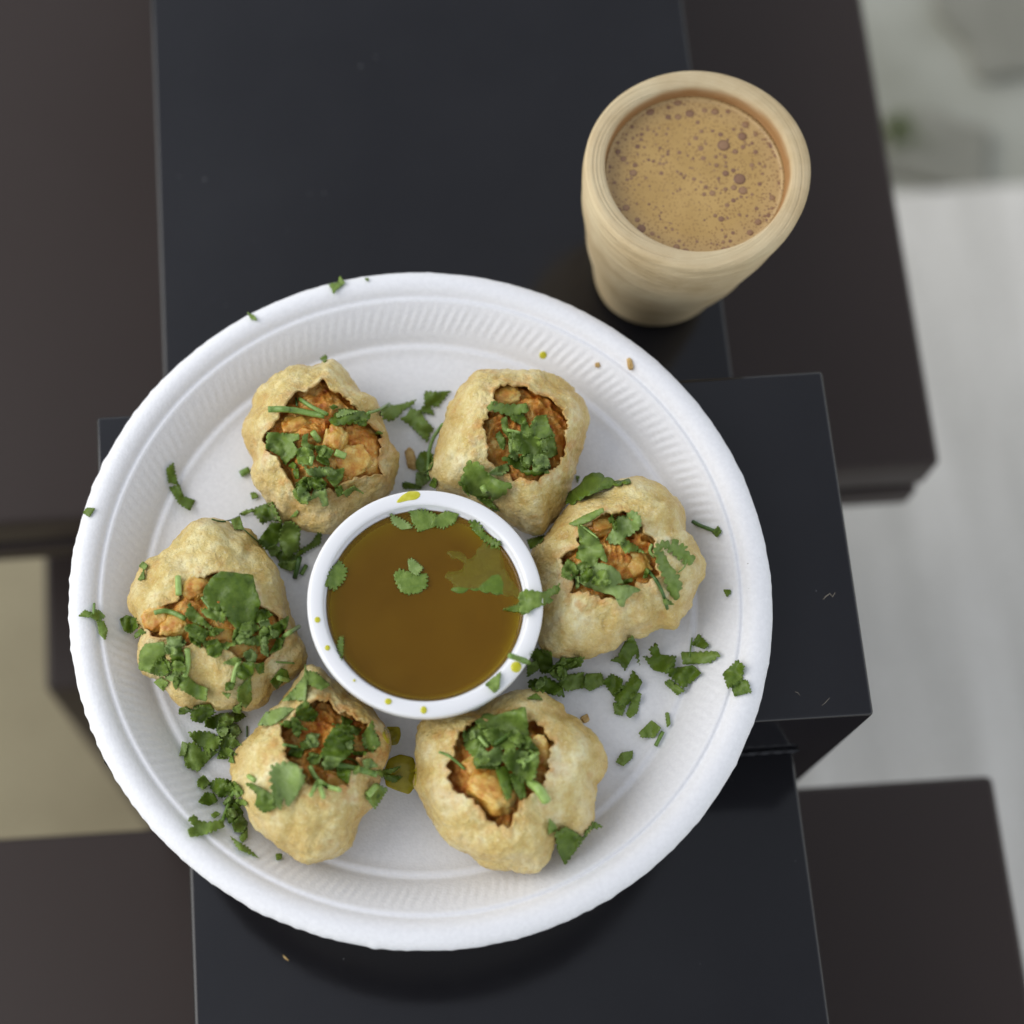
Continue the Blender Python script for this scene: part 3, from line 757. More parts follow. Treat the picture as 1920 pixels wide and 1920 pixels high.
# ---------------------------------------------------------------- coriander
def leaf_mat(name, dark, light, vein):
    t = NT(name).set(Roughness=0.33)
    t.p.inputs["Specular IOR Level"].default_value = 0.38
    r = t.rand()
    uv = t.tc.outputs["UV"]
    n = t.noise(2.2, 4, 0.6, vec=uv)
    c = t.mix(t.ramp(n, [(0.3, (0, 0, 0)), (0.75, (1, 1, 1))]), dark, light)
    c = t.mix(t.math('MULTIPLY', r, 0.45), c, light)
    w = t.n.new("ShaderNodeTexWave"); w.wave_type = 'BANDS'; w.bands_direction = 'X'
    w.inputs["Scale"].default_value = 0.55; w.inputs["Distortion"].default_value = 7.0; w.inputs["Detail"].default_value = 2
    w.inputs["Detail Scale"].default_value = 0.8
    t.link(uv, w.inputs["Vector"])
    v = t.ramp(w.outputs["Fac"], [(0.0, (1, 1, 1)), (0.07, (0, 0, 0))])
    c = t.mix(t.math('MULTIPLY', v, 0.28), c, vein)
    t.color(c)
    t.bump(w.outputs["Fac"], 0.08, 0.0004)
    t.bump(t.noise(6, 4, vec=uv), 0.35, 0.0006)
    tr = t.n.new("ShaderNodeBsdfTranslucent"); t.link(c, tr.inputs["Color"])
    mx = t.n.new("ShaderNodeMixShader"); mx.inputs[0].default_value = 0.22
    t.link(t.p.outputs[0], mx.inputs[1]); t.link(tr.outputs[0], mx.inputs[2]); t.link(mx.outputs[0], t.out.inputs["Surface"])
    return t.m
LM = {'d': leaf_mat("coriander_dark", (0.070, 0.130, 0.009), (0.170, 0.260, 0.030), (0.12, 0.20, 0.05)),
      'm': leaf_mat("coriander_mid", (0.120, 0.200, 0.024), (0.255, 0.365, 0.075), (0.22, 0.33, 0.10)),
      'l': leaf_mat("coriander_pale", (0.195, 0.300, 0.070), (0.300, 0.410, 0.125), (0.36, 0.47, 0.21))}
def stem_mat(name, a, b):
    t = NT(name).set(Roughness=0.35)
    t.color(t.ramp(t.noise(500, 3), [(0.3, a), (0.7, b)]))
    t.p.inputs["Subsurface Weight"].default_value = 0.1
    t.p.inputs["Subsurface Radius"].default_value = (0.001, 0.001, 0.0005)
    t.bump(t.noise(900, 2), 0.2, 0.0004)
    return t.m
SM = {'d': stem_mat("coriander_stem_dark", (0.035, 0.09, 0.012), (0.08, 0.16, 0.03)),
      'm': stem_mat("coriander_stem", (0.12, 0.22, 0.035), (0.20, 0.32, 0.07)),
      'l': stem_mat("coriander_stem_pale", (0.24, 0.38, 0.075), (0.36, 0.50, 0.15))}
CL = {
 'p1': ("chopped coriander piece in the heap on the upper left puri", "coriander on the upper left puri"),
 'p2': ("chopped coriander piece in the heap on the top right puri", "coriander on the top right puri"),
 'p3': ("chopped coriander piece on the puri right of the sauce cup", "coriander on the right puri"),
 'p4': ("chopped coriander piece in the heap on the large bottom puri", "coriander on the bottom puri"),
 'p5': ("chopped coriander piece packed into the lower left puri", "coriander on the lower left puri"),
 'p6a': ("chopped coriander piece on the right half of the puri left of the sauce cup", "coriander on the right half of the left puri"),
 'p6b': ("chopped coriander piece on the lower left half of the puri left of the sauce cup", "coriander on the lower left half of the left puri"),
 'gap16': ("coriander piece on the plate between the left and upper left puris", "coriander between the left puris"),
 'gap12': ("coriander piece on the plate between the two upper puris above the sauce cup", "coriander between the upper puris"),
 'll1': ("coriander piece in the dark green heap on the plate below the left puri", "coriander heap below the left puri"),
 'll2': ("coriander piece in the heap on the plate beside the lower left puri", "coriander heap beside the lower left puri"),
 'rc': ("coriander piece in the clump below right of the sauce cup", "coriander clump below the right puri"),
 'rm': ("coriander piece in the clump in the middle of the lower right plate", "coriander clump in the lower right well"),
}
def cast(u, v, bvhs):
    d = ray(u, v)
    ln = d.length
    d = d / ln
    best = None
    for b, bx in bvhs:
        if bx and not (bx[0] <= u <= bx[2] and bx[1] <= v <= bx[3]): continue
        h = b.ray_cast(CAM, d)
        if h[0] is not None and (best is None or h[3] < best): best = h[3]
    return best, d
serial = [0]
SHARED = []
def resample(pts, step):
    out = []
    for (x0, y0), (x1, y1) in zip(pts, pts[1:] + pts[:1]):
        n = max(1, int(math.hypot(x1 - x0, y1 - y0) / step))
        for i in range(n): out.append((x0 + (x1 - x0) * i / n, y0 + (y1 - y0) * i / n))
    return out
def label_of(o, lab, tone=None):
    if lab in CL: SHARED.append((o, lab)); tag(o, CL[lab][0], "coriander", CL[lab][1])
    else: tag(o, lab, "coriander", "loose coriander pieces")
def L(k, pts, tone, lab, curl=1.0, lift=0.0009, teeth=1.0, sink=None, name="coriander_leaf"):
    serial[0] += 1
    sd = serial[0] * 3.17
    pts = crop(k, pts)
    xs, ys = [p[0] for p in pts], [p[1] for p in pts]
    cx, cy_ = sum(xs) / len(xs), sum(ys) / len(ys)
    size = max(max(xs) - min(xs), max(ys) - min(ys))
    grow = 1.17 if size < 60 else 1.07
    pts = [(cx + (x - cx) * grow, cy_ + (y - cy_) * grow) for x, y in pts]
    step = max(1.3, size / 48)
    bd = resample(pts, step)
    # soften the corners, then cut rounded lobes with sharp notches along about half of the edge
    for _ in range(2): bd = [((a[0] + 2 * b[0] + c[0]) / 4, (a[1] + 2 * b[1] + c[1]) / 4) for a, b, c in zip(bd[-1:] + bd[:-1], bd, bd[1:] + bd[:1])]
    bd2 = []
    lam = max(5.0, size * 0.15)
    for i, (x, y) in enumerate(bd):
        arc = i * step + 2.5 * noise.noise(Vector((i * step / 9, sd, 2)))
        wgt = max(0.0, min(1.0, 0.75 + 2.2 * noise.noise(Vector((i * step / 26, sd, 7)))))
        e = teeth * wgt * min(4.6, size * 0.105) * (abs(math.sin(arc * math.pi / lam)) ** 0.7 - 0.72)
        e += teeth * 0.5 * noise.noise(Vector((i * 0.9, sd, 0)))
        a_, b_ = bd[i - 1], bd[(i + 1) % len(bd)]
        tx, ty = b_[0] - a_[0], b_[1] - a_[1]
        l_ = math.hypot(tx, ty) + 1e-6
        nx, ny = ty / l_, -tx / l_
        if nx * (x - cx) + ny * (y - cy_) < 0: nx, ny = -nx, -ny
        bd2.append((x + nx * e, y + ny * e))
    n = len(bd2)
    inner = []
    g = max(3.5, size / 11)
    y = min(ys)
    while y < max(ys):
        x = min(xs)
        while x < max(xs):
            inner.append((x + 0.3 * g * noise.noise(Vector((x, y, sd))), y)); x += g
        y += g
    pts2 = [Vector(p) for p in bd2] + [Vector(p) for p in inner]
    vo, eo, fo, ov, oe, of = geometry.delaunay_2d_cdt(pts2, [(i, (i + 1) % n) for i in range(n)], [], 1, 1e-4)
    if not fo: return None
    used = sorted({i for f in fo for i in f})
    remap = {q: i for i, q in enumerate(used)}
    uv = [(vo[i].x, vo[i].y) for i in used]
    fo = [tuple(remap[i] for i in f) for f in fo]
    ts, ds = [], []
    for u, v in uv:
        tt, d = cast(u, v, BVHS)
        ts.append(tt if tt is not None else np.nan); ds.append(d)
    ts = np.array(ts)
    Amat = np.array([[u - cx, v - cy_, 1.0] for u, v in uv])
    ok = ~np.isnan(ts)
    if ok.sum() < 3: return None
    lo = np.percentile(ts[ok], 50)
    fitm = ok & (ts < lo + 0.008)
    coef, *_ = np.linalg.lstsq(Amat[fitm], ts[fitm], rcond=None)
    gm = math.hypot(coef[0], coef[1])
    if gm > 0.00018: coef[:2] *= 0.00018 / gm
    plane = Amat @ coef
    ts = np.where(ok, ts, plane + 0.01)
    res = plane - ts
    plane = plane - max(0.0, np.percentile(res, 65))
    ang = sd * 1.7
    final = []
    for (u, v), pt, ht in zip(uv, plane, ts):
        a, b = (u - cx) / size, (v - cy_) / size
        ax = a * math.cos(ang) + b * math.sin(ang)
        bend = curl * size * 0.000165 * (0.62 * ax * ax + 0.24 * (noise.noise(Vector((a * 3.2 + sd, b * 3.2, sd))) + 0.15) + 0.13 * math.sin(8 * ax + sd))
        q = min(0.55 * pt + 0.45 * ht if abs(pt - ht) < 0.003 else pt, ht) - lift - max(bend, -0.4 * lift)
        final.append(min(q, ht - (0.0008 if lift > 0.0005 else 0.00015)))
    final = np.array(final)
    if sink is not None:
        final = ts + sink + 0.0007 * np.array([noise.noise(Vector((u * .02, v * .02, sd))) for u, v in uv])
    P = [CAM + d * t_ for d, t_ in zip(ds, final)]
    add_bvh(P, fo, (min(xs) - 3, min(ys) - 3, max(xs) + 3, max(ys) + 3))
    o_ = sum(P, Vector((0, 0, 0))) / len(P)
    me = mesh(name, [p - o_ for p in P], fo)
    ul = me.uv_layers.new(name="UVMap")
    rot = rnd.uniform(0, 6.28)
    for lp in me.loops:
        u, v = uv[lp.vertex_index]
        a, b = (u - cx) / 30, (v - cy_) / 30
        ul.data[lp.index].uv = (a * math.cos(rot) - b * math.sin(rot) + 5, a * math.sin(rot) + b * math.cos(rot) + 5)
    o = obj(name, me, LM[tone], loc=o_)
    sm = o.modifiers.new("thickness", 'SOLIDIFY'); sm.thickness = 0.00028; sm.offset = 0
    o['_t'] = tone + 'leaf'
    label_of(o, lab)
    return o
def T(k, pts, r, tone, lab, lift=0.0003, z_add=0.0):
    serial[0] += 1
    rad = r * k[2] * 0.000165 * 0.5
    pts = crop(k, pts)
    dn = []
    for (x0, y0), (x1, y1) in zip(pts, pts[1:]):
        n = max(2, int(math.hypot(x1 - x0, y1 - y0) / 5))
        for i in range(n): dn.append((x0 + (x1 - x0) * i / n, y0 + (y1 - y0) * i / n))
    dn.append(pts[-1])
    for _ in range(2): dn = [dn[0]] + [((a[0] + 2 * b[0] + c[0]) / 4, (a[1] + 2 * b[1] + c[1]) / 4) for a, b, c in zip(dn, dn[1:], dn[2:])] + [dn[-1]]
    tt, dd = [], []
    for u, v in dn:
        a, d = cast(u, v, BVHS); tt.append(a if a is not None else np.nan); dd.append(d)
    tt = np.array(tt)
    if np.isnan(tt).all(): return
    tt = np.where(np.isnan(tt), np.nanmin(tt), tt)
    s = np.arange(len(tt)); hull = tt.copy()
    cf = np.polyfit(s, tt, 1 if len(tt) < 8 else 2); fit = np.polyval(cf, s)
    fit -= max(0, np.percentile(fit - tt, 70))
    hull = np.minimum(fit, tt) - rad * 0.9 - lift - z_add
    P = [CAM + d * a for d, a in zip(dd, hull)]
    nS = 8
    Vv, Ff = [], []
    for i, p in enumerate(P):
        tg = (P[min(i + 1, len(P) - 1)] - P[max(i - 1, 0)]).normalized()
        up = (CAM - p).normalized(); sd_ = tg.cross(up).normalized(); up = sd_.cross(tg)
        rr = rad * (1 + 0.10 * noise.noise(Vector((i * 0.5, serial[0], 0))))
        for j in range(nS):
            a = 2 * math.pi * j / nS
            Vv.append(p + sd_ * rr * math.cos(a) + up * rr * math.sin(a))
    for i in range(len(P) - 1):
        for j in range(nS):
            m = (j + 1) % nS
            Ff.append((i * nS + j, i * nS + m, (i + 1) * nS + m, (i + 1) * nS + j))
    Ff.append(tuple(range(nS))[::-1]); Ff.append(tuple((len(P) - 1) * nS + j for j in range(nS)))
    xs, ys = [p[0] for p in dn], [p[1] for p in dn]
    add_bvh(Vv, Ff, (min(xs) - 6, min(ys) - 6, max(xs) + 6, max(ys) + 6))
    o_ = P[len(P) // 2]
    o = obj("coriander_sprig", mesh("coriander_sprig", [v - o_ for v in Vv], Ff), SM[tone], loc=o_)
    o['_t'] = tone + 'stem'
    label_of(o, lab)

# --- on the plate between the puris (drawn before what lies over it)
L(M_, [(520,1040),(600,920),(720,760),(880,760),(880,980),(800,1080),(640,1170)], 'd', 'gap16')
L(M_, [(780,1260),(900,1220),(1020,1300),(1180,1260),(1150,1400),(900,1420)], 'd', 'gap16')
L(M_, [(850,1440),(1000,1400),(1180,1380),(1160,1500),(1050,1550),(900,1500)], 'm', 'gap16')
L(M_, [(1200,1200),(1400,1080),(1500,930),(1560,940),(1540,1100),(1350,1200),(1220,1280)], 'd', 'gap16', 0.6)
L(M_, [(660,1180),(780,1120),(880,1180),(800,1280),(720,1300)], 'm', 'gap16')
L(M_, [(870,1050),(900,900),(960,760),(1080,760),(1190,860),(1180,1150),(1110,1220),(1010,1280),(930,1200)], 'm', "ribbed grey green coriander leaf between left and upper left puris", 1.2)
T(M_, [(1210,1330),(1170,1480),(1120,1680)], 90, 'd', 'gap16')
T(M_, [(1320,1460),(1230,1620)], 80, 'm', "short cut coriander stem just left of the sauce cup")
L(M_, [(360,230),(440,210),(500,290),(400,330)], 'm', "tiny coriander bit touching lower left edge of the upper left puri", 0.6)
L(G_, [(1230,80),(1330,40),(1400,20),(1470,170),(1390,160),(1320,190),(1280,130)], 'd', 'gap16', 1.5)
L(G_, [(1120,110),(1180,75),(1240,80),(1160,125)], 'm', 'gap16', 1.5)
L(N_, [(280,560),(330,500),(560,470),(790,400),(740,480),(600,560),(480,690),(400,710),(310,670)], 'm', "pale fan shaped coriander leaf right of the upper left puri", 0.8)
L(N_, [(940,290),(1100,300),(1290,285),(1200,390),(1110,500),(1010,480),(1080,600),(900,570),(850,560),(940,470)], 'd', "dark torn coriander leaf near the top of the gap between upper puris", 1.0)
L(N_, [(600,690),(680,650),(740,550),(880,610),(920,700),(1040,820),(980,900),(960,1000),(880,930),(750,800)], 'm', "folded coriander leaf in the middle of the gap between upper puris", 1.2)
L(N_, [(870,1200),(960,1190),(1040,1230),(1030,1380),(930,1500),(820,1420),(810,1330)], 'd', 'gap12', 0.6)
L(N_, [(600,1660),(640,1630),(850,1680),(860,1730),(620,1730)], 'd', 'gap12')
L(N_, [(1000,1680),(1060,1570),(1110,1620),(1090,1720)], 'd', 'gap12')
L(N_, [(810,1500),(930,1480),(960,1640),(870,1680),(800,1640)], 'l', 'gap12')
T(N_, [(1200,770),(1060,960),(1000,1150),(980,1350),(990,1600)], 62, 'm', "long pale coriander stem along the left side of the top right puri")
L(C, [(470,370),(500,270),(600,200),(650,120),(750,85),(840,130),(950,170),(1040,140),(1060,180),(900,210),(760,260),(640,310),(540,370)], 'd', "dark coriander leaf behind the puri right of the sauce cup", 0.8)
L(C, [(550,110),(590,120),(570,180)], 'd', "tiny coriander scrap right of the top right puri", 0.5)
L(C, [(100,720),(250,680),(220,740),(130,800)], 'd', "dark coriander scrap wedged between the top right and right puris", 0.5)
# below and left of the lower left puri
L((130, 1280, 390 / 1920), [(1015,290),(1020,240),(1080,230),(1120,260),(1060,290)], "d", "ll1")
LL = (130, 1280, 390 / 1920)
for pts, tn in (([(1130,260),(1190,220),(1290,210),(1330,280),(1220,360),(1140,340)], 'd'), ([(1270,340),(1400,290),(1540,310),(1450,380),(1340,420),(1270,400)], 'd'),
                ([(1430,300),(1560,260),(1620,310),(1540,360)], 'd'), ([(1380,520),(1420,420),(1520,420),(1540,500)], 'd'),
                ([(1400,590),(1430,490),(1500,480),(1570,570),(1480,610)], 'm'), ([(1370,700),(1390,640),(1480,630),(1460,700)], 'm'), ([(1470,730),(1500,650),(1520,740)], 'd')):
    L(LL, pts, tn, 'll1', 1.3)
L(LL, [(1100,465),(1220,450),(1300,460),(1400,520),(1370,600),(1290,640),(1210,590),(1150,530)], 'm', 'll1', 1.3)
L(LL, [(1070,650),(1100,580),(1160,560),(1230,640),(1360,630),(1270,710),(1190,800),(1090,760)], 'm', "broad coriander leaf at the lower left tip of the heap below left puri", 1.0)
L(LL, [(1020,670),(1045,550),(1090,570),(1070,660)], 'l', "pale stubby stem slice at left edge of the heap below left puri", 0.3)
T(LL, [(1460,430),(1540,390),(1590,460)], 16, 'd', 'll1')
T(LL, [(1640,400),(1640,500)], 16, 'd', 'll1')
L(LL, [(1430,1100),(1500,1060),(1580,1130),(1500,1200)], 'd', 'll2')
L(LL, [(1190,900),(1240,860),(1290,920),(1240,980),(1190,950)], 'm', 'll2', 1.5)
L(LL, [(1300,940),(1370,890),(1440,900),(1530,930),(1500,1020),(1400,1050),(1340,1000)], 'd', 'll2', 1.3)
L(LL, [(1200,1100),(1260,1020),(1330,1030),(1360,1090),(1290,1130)], 'd', 'll2', 1.2)
L(LL, [(1450,1200),(1530,1120),(1600,1200),(1560,1260),(1480,1290)], 'd', 'll2', 1.2)
L(LL, [(1510,1300),(1590,1230),(1640,1300),(1600,1370),(1530,1370)], 'm', 'll2', 1.2)
L(LL, [(1570,1430),(1640,1340),(1640,1430),(1600,1470)], 'm', 'll2')
L(LL, [(1310,1220),(1350,1190),(1390,1210),(1340,1250)], 'm', 'll2', 0.5)
T(LL, [(1530,980),(1470,1120),(1410,1280)], 34, 'm', 'll2')
L(LL, [(1110,1270),(1165,1230),(1200,1280),(1290,1290),(1380,1270),(1405,1330),(1250,1390),(1130,1410),(1110,1350),(1160,1320)], 'm', "frilly coriander leaf pointing left beside the lower left puri", 0.9)
L(LL, [(1500,1430),(1560,1470),(1640,1520),(1735,1610),(1650,1570),(1570,1540)], 'm', "narrow pointed coriander leaf left of the lower left puri's tip", 0.8)
L(E, [(550,1740),(600,1740),(600,1780),(560,1790)], 'm', "tiny coriander square just below the lower left puri", 0.4)
# right side of the plate
L(Q, [(150,380),(230,400),(240,500),(180,510),(120,420)], 'd', 'rc')
L(Q, [(230,500),(300,440),(420,430),(400,480),(320,500),(260,540)], 'd', 'rc')
L(Q, [(100,570),(200,540),(290,590),(310,660),(220,640),(110,610)], 'd', 'rc')
L(Q, [(230,520),(280,480),(320,520),(280,560)], 'm', 'rc')
L(Q, [(310,540),(420,520),(430,600),(330,620),(290,580)], 'm', 'rc')
L(Q, [(445,530),(530,525),(550,580),(470,620),(440,600)], 'm', "pale green coriander stub right of the clump below the sauce cup", 0.4)
L(Q, [(600,440),(640,420),(680,340),(720,310),(750,380),(755,470),(730,400),(680,490),(650,450)], 'd', "pointed dark coriander leaf under the right puri's lower edge", 1.0)
L(Q, [(800,415),(850,430),(830,380),(870,350),(890,410),(970,420),(960,480),(930,510),(850,490)], 'd', "spiky dark coriander leaf right of centre below the right puri", 1.3)
L(Q, [(940,500),(1080,480),(1120,520),(1080,560),(1030,600),(960,540)], 'd', "folded dark coriander leaf on the well edge at lower right", 1.3)
L(Q, [(920,580),(950,560),(1030,620),(990,645)], 'm', "small coriander tail at the well edge at lower right", 0.8)
L(Q, [(1020,395),(1220,390),(1245,410),(1190,455),(1035,465)], 'm', "long rectangular coriander strip on the fluted rim at right", 0.6)
L(Q, [(1080,350),(1120,290),(1175,350),(1150,370),(1090,350)], 'd', "small triangular coriander leaf just above the rectangular strip", 1.0)
T(Q, [(1080,305),(1065,420)], 9, 'm', "hair thin coriander stem crossing the rectangular strip")
L(Q, [(1275,520),(1350,450),(1385,480),(1375,555),(1300,600)], 'd', "dark coriander leaf on the rim at far right, upper half", 0.9)
L(Q, [(1320,590),(1380,560),(1410,570),(1430,630),(1340,650)], 'd', "dark coriander leaf on the rim at far right, lower half", 0.9)
L(Q, [(555,570),(600,530),(660,560),(650,600),(610,650)], 'd', 'rm', 1.3)
L(Q, [(610,700),(680,710),(660,770),(620,760)], 'm', 'rm')
L(Q, [(690,760),(730,650),(770,650),(750,750),(710,780)], 'm', 'rm')
L(Q, [(620,640),(700,570),(720,515),(770,580),(740,640),(690,700),(640,700)], 'd', 'rm', 1.4)
L(Q, [(770,875),(835,810),(885,850),(850,900),(780,900)], 'm', "curved coriander piece on the well at lower right", 0.9)
T(Q, [(905,870),(862,955)], 24, 'm', "short stem slice touching the well edge at lower right")
L(Q, [(920,760),(940,760),(950,820),(930,840)], 'm', "tiny upright coriander sliver at the well edge at lower right", 0.3)
L(Q, [(630,1050),(660,1000),(720,990),(715,1030),(670,1070)], 'm', "lone pale coriander scrap right of the large bottom puri", 0.7)
L(Q, [(1270,20),(1310,20),(1310,40),(1290,60)], 'd', "tiny coriander speck on the right fluted rim", 0.3)
T(C, [(1660,545),(1720,580),(1800,610),(1880,640)], 40, 'd', "dark coriander stem lying on the right fluted rim")
L(C, [(1850,650),(1900,590),(1930,640),(1890,690)], 'd', "dark leaf end of the stem on the right rim", 0.6)
# left and top of the rim
L(W, [(620,1165),(655,1135),(665,1190),(680,1245),(630,1230)], 'd', "upper of two dark coriander leaves at the left well edge", 0.9)
L(W, [(640,1270),(690,1255),(710,1310),(765,1330),(740,1380),(690,1350)], 'd', "lower of two dark coriander leaves at the left well edge", 0.9)
L(W, [(165,1400),(185,1375),(225,1378),(195,1420)], 'd', "tiny dark coriander leaf on the far left rim edge", 0.4)
L(W, [(1060,310),(1095,325),(1112,350),(1080,345)], 'm', "tiny coriander sliver on the upper left rim", 0.3)
L(W, [(1505,155),(1550,145),(1560,115),(1585,150),(1545,180),(1530,205),(1520,175)], 'm', "small star shaped coriander scrap at the top of the rim", 0.8)
L(W, [(1698,122),(1722,122),(1716,138)], 'd', "tiniest coriander dot at the top of the rim", 0.2)
L(W, [(1455,560),(1485,540),(1495,555),(1480,580)], 'd', "tiny coriander piece above the upper left puri", 0.3)
T(W, [(1020,1190),(1070,1165)], 40, 'm', "short stem end poking from the left side of the upper left puri")
L(V_, [(280,480),(300,460),(325,470),(320,485)], 'm', "left arm of the three armed coriander sprig on the left rim", 0.5)
L(V_, [(345,500),(365,500),(378,530),(370,560),(350,540)], 'm', "lower arm of the three armed coriander sprig on the left rim", 0.5)
L(V_, [(318,480),(335,460),(350,462),(370,482),(345,497)], 'm', "middle of the three armed coriander sprig on the left rim", 0.8)
T(V_, [(333,437),(331,472)], 10, 'm', "thin upright stem of the coriander sprig on the left rim")
# --- upper left puri
L(A, [(950,750),(1010,690),(1060,640),(1160,650),(1280,670),(1330,660),(1320,730),(1240,770),(1150,780),(1000,790)], 'd', "dark coriander leaf with pale top edge at right of upper left puri's opening", 1.5)
L(A, [(1020,690),(1080,645),(1200,665),(1120,690),(1030,720)], 'l', 'p1', 0.8)
T(A, [(1310,680),(1420,650),(1515,590)], 28, 'm', "coriander stem jutting right from the upper left puri")
L(A, [(1240,800),(1180,760),(1300,740),(1290,800)], 'd', 'p1')
L(A, [(950,620),(990,600),(1030,620),(980,645)], 'd', 'p1')
L(A, [(380,880),(460,880),(560,890),(640,890),(640,940),(590,960),(640,1030),(600,1080),(560,1110),(530,1150),(480,1070),(370,1010),(375,950)], 'm', "large flat coriander leaf at left inside the upper left puri", 0.9, teeth=.6)
L(A, [(700,900),(750,880),(740,960),(830,1000),(730,1040),(690,980)], 'm', 'p1')
for pts, tn in (([(640,1050),(700,1000),(780,1040),(800,1110),(740,1160),(660,1150)], 'm'), ([(820,1000),(900,990),(980,1040),(940,1100),(850,1080)], 'm'),
                ([(690,1150),(760,1210),(870,1190),(940,1250),(850,1290),(760,1260)], 'l'), ([(930,1290),(960,1230),(1080,1210),(1060,1310),(1000,1370)], 'm'),
                ([(640,1350),(720,1290),(780,1350),(760,1420),(680,1420)], 'm'), ([(610,1420),(660,1380),(720,1440),(740,1530),(680,1530),(620,1470)], 'm'),
                ([(780,1500),(820,1370),(900,1380),(930,1540),(880,1555),(850,1470)], 'l'), ([(1000,1390),(1060,1370),(1080,1440),(1030,1470)], 'd'),
                ([(1080,1430),(1180,1375),(1260,1440),(1180,1410),(1120,1470)], 'm'), ([(600,1230),(650,1210),(660,1290),(630,1300)], 'd'), ([(740,1290),(830,1290),(900,1330),(820,1380)], 'm'),
                ([(560,1180),(600,1140),(640,1180),(620,1210)], 'd')):
    L(A, pts, tn, 'p1', 1.7)
T(A, [(370,645),(500,640),(640,655),(780,685),(900,705)], 62, 'm', "thick pale coriander stem crossing the top of upper left puri's opening")
T(A, [(665,545),(760,610),(880,670),(925,690)], 40, 'm', "thinner coriander stem meeting the thick one on upper left puri", z_add=.001)
T(A, [(630,540),(640,610)], 20, 'd', 'p1', z_add=.001)
T(A, [(790,860),(850,940)], 62, 'l', 'p1')
T(A, [(1000,1050),(1100,1090)], 70, 'l', "bright green stem slice on the yellow potato of upper left puri")
T(A, [(780,1090),(770,1170)], 44, 'l', 'p1')
T(A, [(690,1480),(730,1420)], 24, 'l', 'p1')
L(A, [(1375,870),(1420,850),(1455,870),(1420,885)], 'd', "tiny dark coriander scrap on the right wall of upper left puri", 0.4)
L(A, [(580,1665),(640,1600),(655,1620),(630,1660)], 'm', "little coriander sliver at the bottom of the upper left puri", 0.4)
# --- top right puri
L(B, [(860,480),(960,510),(1100,510),(1170,500),(1190,580),(1100,600),(1020,620),(920,590),(800,550)], 'm', "wide coriander leaf at the top of the top right puri's heap", 0.9)
L(B, [(1020,620),(1140,600),(1170,660),(1120,700),(1040,660)], 'd', 'p2')
L(B, [(940,1040),(1080,1000),(1200,1150),(1380,1090),(1390,1170),(1280,1200),(1180,1190)], 'd', 'p2', 1.2)
L(B, [(950,760),(940,660),(990,640),(1000,740),(1080,790),(1020,830)], 'm', 'p2', 1.3)
L(B, [(1130,800),(1140,690),(1170,660),(1210,740),(1260,650),(1250,760),(1200,820)], 'm', 'p2', 1.2)
L(B, [(1240,700),(1280,640),(1370,630),(1390,720),(1440,810),(1380,820),(1300,830),(1220,800)], 'm', "square green coriander leaf at the right of the top right puri's heap", 1.2)
L(B, [(1020,830),(1080,790),(1200,820),(1320,860),(1320,940),(1310,1000),(1260,1010),(1190,980),(1150,1000),(1090,940)], 'm', 'p2', 1.4)
L(B, [(1290,880),(1440,840),(1470,990),(1400,1020),(1330,990)], 'm', 'p2', 1.3)
L(B, [(1120,1030),(1180,990),(1240,1050),(1200,1130),(1140,1100)], 'm', 'p2', 1.4)
L(B, [(1010,870),(1060,850),(1110,930),(1080,1050),(1020,1000)], 'l', "pale crinkled coriander leaf in the middle of the top right puri's heap", 1.5)
L(B, [(880,820),(920,780),(970,860),(960,940),(930,930)], 'm', 'p2', 1.3)
T(B, [(990,760),(1110,785)], 34, 'l', 'p2')
L(B, [(820,1180),(900,1120),(990,1090),(1000,1150),(930,1200)], 'l', 'p2', 1.2)
L(B, [(590,1100),(640,1070),(740,1100),(790,1180),(880,1240),(1030,1290),(990,1340),(920,1400),(840,1440),(820,1400),(740,1420),(640,1380),(570,1330),(530,1260),(570,1220)], 'm', "large frilly coriander leaf on the lower lip of the top right puri", 1.2, teeth=1.6)
L(B, [(700,1420),(820,1440),(900,1540),(860,1540),(770,1480)], 'd', 'p2')
L(B, [(540,1270),(600,1320),(620,1400),(570,1350)], 'd', 'p2')
T(B, [(750,1305),(785,1365)], 70, 'l', 'p2')
# --- right puri
L(C, [(510,560),(620,500),(790,425),(800,460),(700,530),(590,580)], 'm', "straight coriander strip at the top left of the right puri's opening", 0.5, teeth=.3)
L(C, [(580,600),(660,610),(740,680),(800,780),(850,910),(830,930),(760,880),(760,950),(700,970),(640,930),(560,880),(600,760)], 'm', "big dull green coriander leaf at left of the right puri's opening", 0.9, teeth=.6)
T(C, [(600,580),(680,640),(760,700)], 16, 'l', 'p3')
L(C, [(850,710),(920,600),(950,500),(1010,500),(1080,450),(1120,460),(1165,520),(1160,600),(1080,670),(1020,690),(1000,750),(900,750)], 'l', "bright pale coriander leaf at top of the right puri's opening", 1.1)
L(C, [(860,520),(900,480),(920,540),(880,560)], 'd', 'p3')
L(C, [(900,560),(940,540),(940,620),(910,620)], 'd', 'p3')
L(C, [(980,760),(1020,720),(1110,770),(1200,840),(1100,820),(1030,840)], 'm', 'p3', 1.4)
L(C, [(430,1000),(480,910),(540,950),(570,1040),(500,1090),(430,1060)], 'm', 'p3', 1.3)
L(C, [(570,960),(640,920),(680,980),(640,1030),(580,1020)], 'm', 'p3', 1.4, teeth=2)
L(C, [(990,1110),(1080,1080),(1090,1110),(1010,1140)], 'd', 'p3')
L(C, [(560,1080),(640,1060),(710,1000),(760,945),(880,970),(960,1030),(1000,1130),(920,1145),(1060,1150),(1160,1190),(1070,1230),(1010,1290),(1000,1350),(960,1330),(920,1240),(780,1210),(640,1150)], 'l', "largest pale coriander leaf across the lower lip of the right puri", 0.9, teeth=.5)
